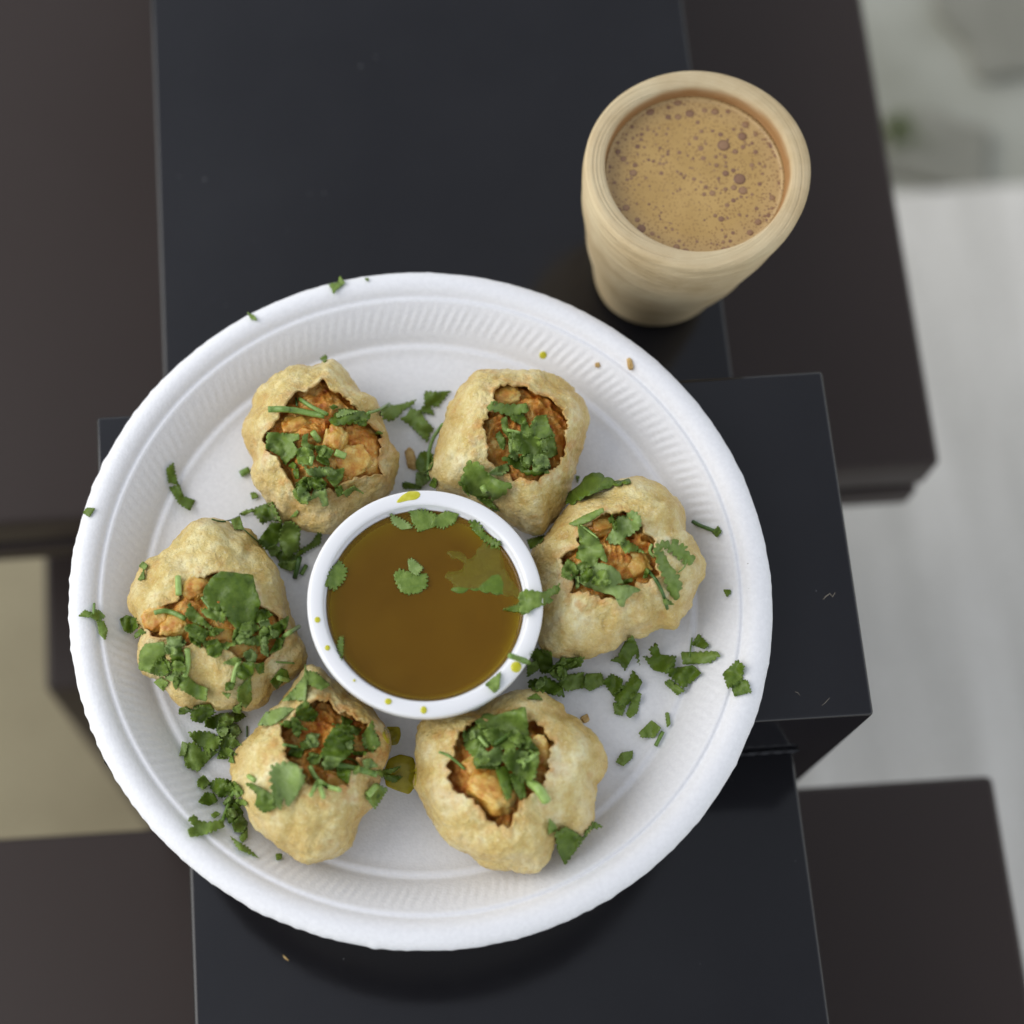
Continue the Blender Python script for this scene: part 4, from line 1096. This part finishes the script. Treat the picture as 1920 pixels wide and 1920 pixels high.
L(C, [(540,1080),(580,1070),(590,1150),(560,1180)], 'l', 'p3')
T(C, [(760,1130),(880,1115)], 42, 'l', "light stem slice lying on the largest pale leaf of the right puri")
L(C, [(1300,840),(1330,760),(1400,730),(1460,750),(1500,710),(1530,760),(1590,770),(1600,830),(1680,880),(1640,950),(1600,950),(1560,920),(1480,860),(1400,800)], 'm', "toothed coriander frond at the right shoulder of the right puri", 0.8, teeth=2.2)
L(C, [(1300,850),(1380,830),(1440,960),(1520,1050),(1560,1170),(1530,1180),(1530,1260),(1490,1280),(1430,1200),(1390,1080),(1330,940)], 'm', "long hanging coriander frond at right side of the right puri", 0.8, teeth=1.6)
T(C, [(1280,760),(1240,820),(1300,880)], 34, 'l', 'p3')
T(C, [(1230,1000),(1310,1090),(1370,1200),(1400,1290),(1420,1370)], 34, 'd', "thin dark coriander stem hanging on the right puri's lower side")
L(C, [(1380,1290),(1420,1280),(1480,1330),(1400,1330)], 'm', 'p3')
L(C, [(1190,1080),(1220,990),(1250,1010),(1230,1070)], 'd', 'p3')
T(C, [(1600,900),(1590,980),(1520,1030)], 12, 'm', 'p3')
# --- large bottom puri
L(D, [(600,480),(700,430),(800,440),(850,540),(760,600),(700,680),(620,600)], 'm', 'p4', 1.3)
L(D, [(700,390),(790,310),(870,330),(970,300),(1110,260),(1140,500),(1130,540),(1000,500),(860,440),(740,430)], 'm', "broad coriander leaf standing at the top of the bottom puri's heap", 0.8, teeth=.5)
L(D, [(1100,560),(1170,550),(1230,620),(1160,640)], 'd', 'p4')
L(D, [(760,460),(860,430),(1000,500),(1100,560),(1000,620),(860,600)], 'm', 'p4', 1.4)
L(D, [(870,790),(960,780),(1000,900),(990,1010),(960,1040),(910,920)], 'd', "dark tapering coriander leaf hanging over the bottom puri's potato", 1.2)
L(D, [(690,730),(900,740),(870,780),(710,780)], 'd', 'p4')
L(D, [(700,700),(750,580),(800,650),(850,610),(910,620),(920,700),(880,740),(720,750)], 'l', "pale notched coriander leaf at the centre of the bottom puri's heap", 1.0)
L(D, [(930,700),(960,620),(1050,620),(1180,640),(1230,700),(1200,850),(1130,900),(1060,860),(980,780)], 'm', 'p4', 1.5)
L(D, [(1000,840),(1100,880),(1120,1000),(1080,1040),(1030,960)], 'm', 'p4', 1.4)
L(D, [(630,480),(680,450),(690,510),(650,530)], 'l', 'p4')
T(D, [(720,505),(800,600)], 36, 'l', 'p4')
T(D, [(850,570),(985,490)], 40, 'm', 'p4')
T(D, [(1050,720),(1130,720),(1225,650)], 42, 'l', "pale forked coriander stem on the bottom puri")
T(D, [(1110,725),(1105,790)], 30, 'l', 'p4')
T(D, [(1160,900),(1240,960),(1300,1060)], 84, 'l', "thick pale coriander stem at lower right of the bottom puri's opening")
T(D, [(380,640),(450,660),(540,730),(600,790)], 24, 'm', "thin coriander stem at left edge of the bottom puri's opening")
L(D, [(1330,1220),(1380,1270),(1390,1300),(1320,1340)], 'm', "small coriander leaf on the lower right flank of the bottom puri", 0.8)
L(D, [(1380,1340),(1470,1290),(1600,1370),(1540,1490),(1460,1600),(1400,1480)], 'd', "dark coriander leaf leaning off the bottom puri's lower right side", 0.8)
L(D, [(1540,1500),(1640,1330),(1700,1250),(1770,1290),(1680,1310),(1600,1420)], 'd', "narrow dark coriander strip from bottom puri onto the fluted rim", 0.7)
L(D, [(1140,180),(1210,140),(1260,190),(1180,185)], 'd', "dark coriander scrap on the top of the bottom puri beside the sauce cup", 0.5)
# --- lower left puri
L(E, [(740,460),(820,400),(860,460),(910,500),(880,560),(790,560),(740,530)], 'd', 'p5', 1.2)
L(E, [(590,600),(650,570),(800,630),(820,650),(700,640)], 'd', 'p5')
L(E, [(1130,530),(1220,570),(1200,600),(1140,610)], 'd', 'p5')
L(E, [(960,860),(1000,740),(1060,650),(1150,670),(1220,720),(1210,830),(1120,910),(1000,900)], 'd', "large dark coriander leaf at right inside the lower left puri", 1.2)
L(E, [(1060,600),(1200,610),(1290,640),(1260,690),(1150,660)], 'm', 'p5', 1.5)
L(E, [(1220,840),(1340,840),(1330,870),(1240,870)], 'd', 'p5')
L(E, [(1080,960),(1200,1010),(1180,1110),(1100,1060)], 'd', 'p5', 1.3)
L(E, [(660,870),(700,790),(790,820),(760,890)], 'd', 'p5')
T(E, [(620,780),(740,800)], 30, 'm', 'p5')
L(E, [(760,770),(830,730),(860,800),(790,820)], 'm', 'p5')
L(E, [(830,700),(860,680),(930,690),(890,770),(850,750)], 'l', 'p5')
L(E, [(830,900),(900,860),(950,880),(920,940),(860,950)], 'm', 'p5', 1.4)
L(E, [(1310,710),(1400,580),(1410,660),(1460,770),(1390,830),(1330,790)], 'm', "pointed coriander leaf on the right wall of the lower left puri", 0.9)
T(E, [(1130,900),(1220,900),(1290,970)], 14, 'm', 'p5')
T(E, [(950,940),(1100,960),(1300,1000),(1440,1040)], 58, 'm', "long coriander stem bridging the lower left puri's opening")
L(E, [(1320,920),(1380,900),(1440,970),(1340,985)], 'l', 'p5', 1.2)
L(E, [(620,380),(700,300),(790,190),(800,100),(815,220),(800,380),(720,370)], 'l', "pale upright coriander leaf at the top left of the lower left puri", 0.8, teeth=.5)
L(E, [(820,140),(900,150),(1010,250),(940,290),(840,240)], 'm', "flat green coriander leaf on the top of the lower left puri", 0.9)
L(E, [(410,600),(470,500),(600,460),(690,470),(600,550),(520,600)], 'l', "oval pale coriander leaf at left of the lower left puri's opening", 0.8, teeth=.4)
L(E, [(500,1060),(520,970),(640,940),(720,960),(770,1010),(800,1090),(750,1180),(700,1260),(650,1320),(620,1230),(600,1330),(540,1320),(520,1180)], 'l', "pleated fan shaped coriander leaf on the front of the lower left puri", 1.1, teeth=1.8)
L(E, [(300,1140),(340,1130),(460,1190),(520,1240),(520,1330),(440,1360),(370,1300),(390,1230),(350,1180)], 'd', "curled blackish coriander leaf at the left front of the lower left puri", 1.4)
T(E, [(850,970),(880,1040),(920,1090)], 44, 'l', "pale forked sprig at the lower lip of the lower left puri, upper stem")
T(E, [(920,1090),(885,1160),(855,1225)], 36, 'l', "pale forked sprig at the lower lip of the lower left puri, left tine")
T(E, [(920,1090),(945,1170),(968,1240)], 42, 'l', "pale forked sprig at the lower lip of the lower left puri, middle tine")
T(E, [(930,1100),(1010,1150),(1110,1175)], 42, 'l', "pale forked sprig at the lower lip of the lower left puri, right tine")
T(E, [(310,1055),(365,1095)], 44, 'l', "tiny pale stem slice at the left side of the lower left puri")
L(E, [(1350,1240),(1430,1130),(1520,1180),(1460,1270),(1420,1330)], 'm', "coriander leaf at right flank of the lower left puri beside the oily puddle", 0.9)
T(E, [(1355,1225),(1430,1140)], 62, 'l', 'p5')
# --- left puri
T(G_, [(880,158),(960,182),(1050,165),(1120,130)], 16, 'd', "hair thin dark stem over the top of the left puri")
L(G_, [(1050,170),(1120,140),(1150,240),(1080,240)], 'm', "small coriander leaf at the top right of the left puri", 0.9)
T(G_, [(1150,240),(1230,310),(1290,360)], 12, 'd', 'gap16')
T(G_, [(580,660),(585,820)], 54, 'l', "upright pale stem slice at the top left of the left puri's opening")
T(G_, [(790,840),(870,950)], 36, 'm', 'p6a')
L(G_, [(680,1180),(760,1200),(780,1280),(700,1240)], 'd', 'p6b')
L(G_, [(800,1170),(900,1110),(980,1130),(900,1180)], 'd', 'p6a')
L(G_, [(640,1100),(720,1120),(780,1150),(830,1220),(960,1240),(1110,1230),(1000,1290),(870,1320),(770,1230),(680,1170)], 'm', "bright curved coriander strip along the lower lip of the left puri", 1.2)
L(G_, [(660,1090),(730,1080),(830,1130),(820,1190),(720,1150)], 'd', 'p6a')
L(G_, [(790,950),(900,950),(990,990),(970,1060),(900,1040),(830,1010)], 'm', 'p6a', 1.3)
L(G_, [(660,1010),(690,910),(760,990),(830,1060),(920,1150),(800,1090),(720,1060)], 'm', "folded pointed coriander leaf left of the large leaf on the left puri", 1.6)
T(G_, [(370,980),(460,955),(560,985),(640,1030)], 44, 'm', "coriander stem reaching left across the left puri's potato")
L(G_, [(1240,1060),(1280,960),(1340,950),(1400,1000),(1300,1060)], 'd', 'p6a')
L(G_, [(815,790),(880,690),(960,630),(1090,645),(1225,660),(1250,780),(1290,890),(1260,970),(1220,1080),(1170,1150),(1100,1110),(1020,1030),(980,960),(900,950),(830,880)], 'd', "largest smooth dark coriander leaf, lying on the left puri", 0.6, teeth=.25)
for pts, tn in (([(1120,1150),(1150,1080),(1230,1060),(1290,1110),(1210,1180)], 'm'), ([(1400,1100),(1540,1020),(1530,1100),(1440,1200),(1400,1180)], 'd'), ([(1130,1210),(1250,1190),(1370,1180),(1350,1260),(1200,1260)], 'm'),
                ([(1290,1060),(1370,1040),(1390,1100),(1320,1120)], 'l'), ([(1170,1220),(1230,1210),(1250,1250),(1190,1250)], 'l'), ([(1450,1210),(1510,1200),(1480,1290),(1390,1330)], 'd'), ([(1310,1270),(1370,1280),(1370,1360),(1310,1330)], 'l'),
                ([(1300,1130),(1390,1100),(1400,1190),(1300,1240)], 'm'), ([(1160,1340),(1220,1300),(1270,1350),(1250,1410),(1190,1410)], 'l'), ([(1090,1500),(1160,1420),(1240,1430),(1230,1520),(1160,1560),(1110,1540)], 'd'), ([(980,1420),(1080,1370),(1130,1390),(1080,1440)], 'm'),
                ([(1000,1600),(1080,1580),(1060,1650),(1000,1660)], 'd'), ([(1110,1650),(1210,1560),(1220,1740),(1170,1800),(1110,1740)], 'm'), ([(1060,1820),(1140,1770),(1130,1860),(1080,1850)], 'm'), ([(970,1680),(1040,1690),(1020,1730)], 'm'), ([(1250,1440),(1330,1420),(1330,1500),(1290,1510)], 'd')):
    L(G_, pts, tn, 'p6a', 1.5)
T(G_, [(1500,1190),(1640,1100)], 40, 'l', "pale coriander stem poking right from the left puri")
T(G_, [(1060,1590),(1080,1480),(1120,1400)], 40, 'l', 'p6a')
T(G_, [(1440,1410),(1600,1422)], 16, 'm', "thin green stem thread on the left puri's lower right side")
L(G_, [(1400,1580),(1480,1480),(1530,1490),(1550,1560),(1490,1590),(1450,1640)], 'd', "dark coriander leaf at the lower right edge of the left puri", 1.1)
T(G_, [(1460,1550),(1550,1572)], 44, 'l', "pale stem slice on the dark leaf at left puri's lower right edge")
L(G_, [(250,1460),(260,1330),(300,1270),(440,1250),(460,1340),(430,1380),(370,1430),(350,1490)], 'm', "rounded coriander leaf on the lower left edge of the left puri", 0.7, teeth=.4)
for pts, tn in (([(370,1430),(440,1380),(500,1420),(510,1490),(440,1530),(340,1500)], 'm'), ([(490,1200),(600,1190),(640,1240),(580,1300),(500,1290)], 'l'), ([(520,1350),(600,1290),(630,1400),(610,1490),(540,1500)], 'd'),
                ([(470,1550),(540,1500),(600,1510),(540,1580)], 'l'), ([(580,1560),(650,1530),(740,1610),(820,1640),(810,1740),(740,1720),(620,1650)], 'm'), ([(375,1590),(430,1550),(490,1590),(450,1660)], 'm')):
    L(G_, pts, tn, 'p6b', 1.3)
T(G_, [(660,1300),(670,1420),(640,1540)], 52, 'l', 'p6b')
L(G_, [(80,1040),(130,1010),(200,1030),(220,1100),(160,1150),(110,1130)], 'd', "dark coriander tuft at the left tip of the left puri", 1.3)
L(G_, [(200,1170),(250,1120),(290,1150),(210,1200)], 'd', "small dark coriander piece under the left tip of the left puri", 0.6)
L(G_, [(240,570),(270,530),(310,560),(290,600)], 'm', "coriander bit at the upper left edge of the left puri", 0.6)
L(G_, [(230,690),(280,600),(285,680)], 'd', "dark coriander sliver at the upper left edge of the left puri", 0.4)
# --- small chopped bits that fill the heaps
def bits(k, box_, n, lab, seed, smin=34, smax=80):
    rr = random.Random(seed)
    for i in range(n):
        x, y = rr.uniform(box_[0], box_[2]), rr.uniform(box_[1], box_[3])
        s, a0, q = rr.uniform(smin, smax), rr.uniform(0, 6.28), rr.uniform(0.45, 0.9)
        pts = []
        for j in range(7):
            a = j * 2 * math.pi / 7
            rd = s * (0.75 + 0.45 * rr.random())
            dx, dy = rd * math.cos(a), rd * q * math.sin(a)
            pts.append((x + dx * math.cos(a0) - dy * math.sin(a0), y + dx * math.sin(a0) + dy * math.cos(a0)))
        L(k, pts, rr.choice('dmml'), lab, 1.8)
bits(A, (640, 1000, 1000, 1450), 6, 'p1', 1)
bits(B, (960, 680, 1400, 1130), 6, 'p2', 2)
bits(C, (480, 900, 1150, 1150), 4, 'p3', 3)
bits(D, (700, 450, 1180, 880), 5, 'p4', 4)
bits(E, (650, 620, 1280, 1050), 7, 'p5', 5)
bits(G_, (700, 1000, 1500, 1300), 7, 'p6a', 6)
bits(G_, (420, 1250, 720, 1620), 4, 'p6b', 7)
bits((130, 1280, 390 / 1920), (1200, 290, 1560, 660), 5, 'll1', 8, 40, 80)
bits((130, 1280, 390 / 1920), (1330, 960, 1600, 1300), 5, 'll2', 9, 40, 80)
bits(Q, (160, 440, 400, 600), 4, 'rc', 10, 22, 45)
# --- oily puddles and the sprig over them, sauce drops on the cup rim
t = NT("thin_yellow_sauce").set(Roughness=0.10)
t.color(t.ramp(t.noise(400, 3), [(0.35, (0.50, 0.47, 0.02)), (0.65, (0.62, 0.58, 0.07))]))
M_DROP = t.m
t = NT("oily_olive_puddle").set(Roughness=0.10)
t.color(t.ramp(t.noise(300, 3), [(0.35, (0.34, 0.28, 0.012)), (0.65, (0.48, 0.41, 0.035))]))
t.p.inputs["Specular IOR Level"].default_value = 0.3
M_PUD = t.m
def drop(name, k, pts, h, mat, label, cat):
    pts = crop(k, pts)
    bd = resample(pts, 2.5)
    for _ in range(3): bd = [((a[0] + 2 * b[0] + c[0]) / 4, (a[1] + 2 * b[1] + c[1]) / 4) for a, b, c in zip(bd[-1:] + bd[:-1], bd, bd[1:] + bd[:1])]
    cx, cy_ = sum(p[0] for p in bd) / len(bd), sum(p[1] for p in bd) / len(bd)
    Vv, Ff, n = [], [], len(bd)
    for q in (1.0, 0.97, 0.9, 0.75, 0.4):
        for x, y in bd:
            u, v = cx + (x - cx) * q, cy_ + (y - cy_) * q
            a, d = cast(u, v, BVHS)
            if a is None: return
            Vv.append(CAM + d * a + Vector((0, 0, h * (1 - q ** 4) ** 0.5 + (0.00003 if q < 1 else -0.0001))))
    for r in range(4):
        for i in range(n): Ff.append((r * n + i, r * n + (i + 1) % n, (r + 1) * n + (i + 1) % n, (r + 1) * n + i))
    Ff.append(tuple(4 * n + i for i in range(n)))
    o_ = Vv[0].copy()
    tag(obj(name, mesh(name, [v - o_ for v in Vv], Ff), mat, loc=o_), label, cat)
def circ(x, y, rx, ry=None):
    return [(x + rx * math.cos(a * math.pi / 6), y + (ry or rx) * math.sin(a * math.pi / 6)) for a in range(12)]
drop("sauce_puddle", E, [(1500,620),(1640,620),(1650,700),(1620,780),(1540,790),(1480,700)], 0.0004, M_PUD, "small olive oily puddle right of the lower left puri, upper one", "puddle")
drop("sauce_puddle", E, [(1540,900),(1640,860),(1760,890),(1790,1000),(1780,1140),(1720,1220),(1600,1180),(1510,1140),(1500,1000)], 0.0005, M_PUD, "large olive oily puddle between the two bottom puris", "puddle")
L(E, [(1440,1010),(1560,990),(1640,970),(1590,1010),(1490,1060)], 'm', "thin coriander sprig reaching over the large oily puddle", 0.7)
L(E, [(1500,1040),(1650,1060),(1590,1110),(1510,1080)], 'd', "dark coriander scrap lying in the large oily puddle", 0.5)
for x, y, rx, ry, lb in ((135,1045,27,27,"upper yellow drop on the left of the sauce cup rim"), (207,1247,24,25,"lower yellow drop on the left of the sauce cup rim"), (645,1633,32,29,"yellow drop at the bottom left of the sauce cup rim"),
                         (900,1695,29,35,"yellow drop at the bottom middle of the sauce cup rim"), (1566,1385,43,43,"biggest round yellow drop at lower right of the sauce cup rim"), (400,1482,12,12,"tiny yellow drop at lower left of the sauce cup rim")):
    drop("sauce_drop", S, circ(x, y, rx, ry), 0.0004, M_DROP, lb, "drop")
drop("sauce_stain", S, [(695,203),(740,150),(800,115),(870,120),(882,150),(850,180),(780,188),(720,205)], 0.0003, M_DROP, "long yellow sauce smear at the top of the sauce cup rim", "stain")
drop("sauce_drop", (0, 0, 1), circ(1018, 666, 9, 9), 0.0004, M_DROP, "yellow drop on the fluted rim above the top right puri", "drop")
# crumbs
t = NT("fried_crumb").set(Roughness=0.6)
t.color(t.ramp(t.noise(700, 3), [(0.35, (0.42, 0.24, 0.06)), (0.7, (0.66, 0.47, 0.20))]))
M_CRUMB = t.m
def crumb(u, v, sx, sy, sz, rz, label):
    a, d = cast(u, v, BVHS)
    me = chunk_mesh(u * 0.37, sx, sy, sz)
    me.materials.clear(); me.materials.append(M_CRUMB); me.name = "crumb"
    o = tag(obj("crumb", me, None, loc=CAM + d * a + Vector((0, 0, sz * 0.4))), label, "crumb")
    o.rotation_euler = (0.1, 0.1, rz)
crumb(770, 862, .0016, .0035, .0010, .15, "pale oblong crust crumb between the upper puris")
crumb(1181, 683, .0009, .0020, .0009, .1, "orange crumb on the rim below the clay cup")
crumb(1120, 685, .0008, .0008, .0006, .1, "tiny orange crumb on the flutes below the clay cup")
crumb(1097, 1348, .0014, .0011, .0006, .4, "pale flat crumb right of the large bottom puri's top")

# --- coriander in the sauce and over the cup rim
for pts, tn, lb in (([(670,290),(740,320),(790,350),(810,380),(740,390),(680,350)], 'l', "pale floating leaf at the far side of the sauce, left of three"),
                    ([(810,270),(900,260),(980,290),(960,370),(870,400),(830,350)], 'm', "floating coriander leaf at the far side of the sauce, middle of three"),
                    ([(980,310),(1060,270),(1140,290),(1110,350),(1040,380),(970,360)], 'm', "floating coriander leaf at the far side of the sauce, right of three"),
                    ([(700,720),(740,690),(800,710),(840,720),(910,720),(910,800),(860,840),(790,850),(740,830),(710,770)], 'm', "scalloped coriander leaf floating in the middle of the sauce"),
                    ([(790,620),(820,610),(890,670),(850,720),(800,690)], 'l', "pale scrap just above the floating leaf in mid sauce"),
                    ([(240,680),(290,630),(340,690),(320,760),(260,820),(200,790),(220,720)], 'm', "coriander leaf floating at the left edge of the sauce"),
                    ([(290,1180),(320,1170),(320,1260),(310,1320),(280,1240)], 'm', "thin coriander sliver floating at the lower left of the sauce"),
                    ([(1240,340),(1300,350),(1350,430),(1440,480),(1430,520),(1330,470),(1260,400)], 'd', "wet coriander leaf along the upper right edge of the sauce"),
                    ([(1480,970),(1600,930),(1610,990),(1540,985)], 'd', "wet dark leaf tip dipping into the sauce at right")):
    L(S, pts, tn, lb, 0.25, lift=0.0002, teeth=1.7)
BVHS.remove(next(b for b in BVHS if b[0] is sauce_bvh)); BVHS.append((sauce_bvh, None))
L(S, [(1070,560),(1160,560),(1240,620),(1320,500),(1430,520),(1480,700),(1570,830),(1580,880),(1400,850),(1240,820),(1160,850),(1100,820),(1130,780),(1060,740),(1080,700),(1180,690),(1200,640),(1100,600)], 'd', "large coriander leaf submerged at the right of the sauce", 0, sink=0.0004)
L(S, [(1590,860),(1640,830),(1760,850),(1870,790),(1870,850),(1800,880),(1830,910),(1700,960),(1640,1000),(1600,990)], 'm', "coriander leaf draped over the right side of the sauce cup rim", 1.0)
L(S, [(1350,1510),(1450,1430),(1440,1540),(1410,1565)], 'm', "triangular coriander leaf on the lower right rim of the sauce cup", 0.8)
T(S, [(1525,1305),(1590,1325),(1650,1350)], 42, 'm', "short stem lying across the lower right rim of the sauce cup")
L(S, [(1650,1370),(1710,1340),(1725,1400),(1650,1450)], 'm', "small leaf at the outer end of the stem on the sauce cup rim", 0.8)

# lint and a crumb on the black stand
t = NT("pale_lint").set(Roughness=0.9, Base_Color=(0.22, 0.19, 0.15, 1)); M_LINT = t.m
def lint(pts, z, rad, label, mat=M_LINT, nm="lint_fibre", cat="lint"):
    P = [at(u, v, z + rad) for u, v in pts]
    Vv, Ff = [], []
    for i, p in enumerate(P):
        tg = (P[min(i + 1, len(P) - 1)] - P[max(i - 1, 0)]).normalized(); sd_ = tg.cross(Vector((0, 0, 1)))
        rr = rad * (0.5 if i in (0, len(P) - 1) else 1)
        for j in range(6): Vv.append(p + sd_ * rr * math.cos(j * math.pi / 3) + Vector((0, 0, rr * math.sin(j * math.pi / 3))))
    for i in range(len(P) - 1):
        for j in range(6): Ff.append((i * 6 + j, i * 6 + (j + 1) % 6, (i + 1) * 6 + (j + 1) % 6, (i + 1) * 6 + j))
    o_ = P[0].copy()
    tag(obj(nm, mesh(nm, [v - o_ for v in Vv], Ff), mat, loc=o_), label, cat)
lint([(1543, 1124), (1550, 1117), (1556, 1113), (1561, 1119), (1566, 1111)], 0.0, 0.00016, "small curled lint fibre on the black block right of the plate")
lint([(1490, 1297), (1496, 1299), (1500, 1304)], 0.0, 0.00010, "short lint thread near the front edge of the black block")
lint([(1541, 1323), (1549, 1316), (1556, 1308)], 0.0, 0.00009, "fine straight lint thread by the front right corner of the block")
lint([(531, 1791), (535, 1796), (541, 1801)], ARM_Z, 0.00030, "tiny yellow green crumb on the black bar below the plate", M_CRUMB, "crumb", "crumb")

# words that single out the pieces of each heap: tone and kind first, then place along the heap
WORD = {'dleaf': "dark leaf", 'mleaf': "mid green leaf", 'lleaf': "pale leaf", 'dstem': "dark stem", 'mstem': "green stem", 'lstem': "pale stem"}
PLACE = {'p1': "on the upper left puri", 'p2': "on the top right puri", 'p3': "on the puri right of the sauce cup", 'p4': "on the large bottom puri", 'p5': "on the lower left puri",
         'p6a': "on the right of the left puri", 'p6b': "on the lower left of the left puri", 'gap16': "between the left and upper left puris", 'gap12': "between the two upper puris",
         'll1': "in the heap below the left puri", 'll2': "in the heap beside the lower left puri", 'rc': "below right of the sauce cup", 'rm': "in the clump at mid lower right"}
ORD = ["first", "second", "third", "fourth", "fifth", "sixth", "seventh", "eighth", "ninth", "tenth", "eleventh", "twelfth", "thirteenth", "fourteenth", "fifteenth", "sixteenth"]
sets = {}
for o, lab in SHARED: sets.setdefault((lab, o['_t']), []).append(o)
for (lab, tk), os_ in sets.items():
    xs, ys = [o.location.x for o in os_], [o.location.y for o in os_]
    horiz = (max(xs) - min(xs)) >= (max(ys) - min(ys))
    os_.sort(key=(lambda o: o.location.x) if horiz else (lambda o: -o.location.y))
    for i, o in enumerate(os_):
        base = f"coriander {WORD[tk]} {PLACE[lab]}"
        n = len(os_)
        if n == 1: o['label'] = f"the only {base.replace('coriander ', '')}, chopped coriander"
        elif n == 2: o['label'] = base + ", " + ((("left" if i == 0 else "right") if horiz else ("upper" if i == 0 else "lower")) + " one")
        else: o['label'] = base + f", {ORD[i]} from {'left' if horiz else 'top'}"
for o in bpy.data.objects:
    if '_t' in o: del o['_t']
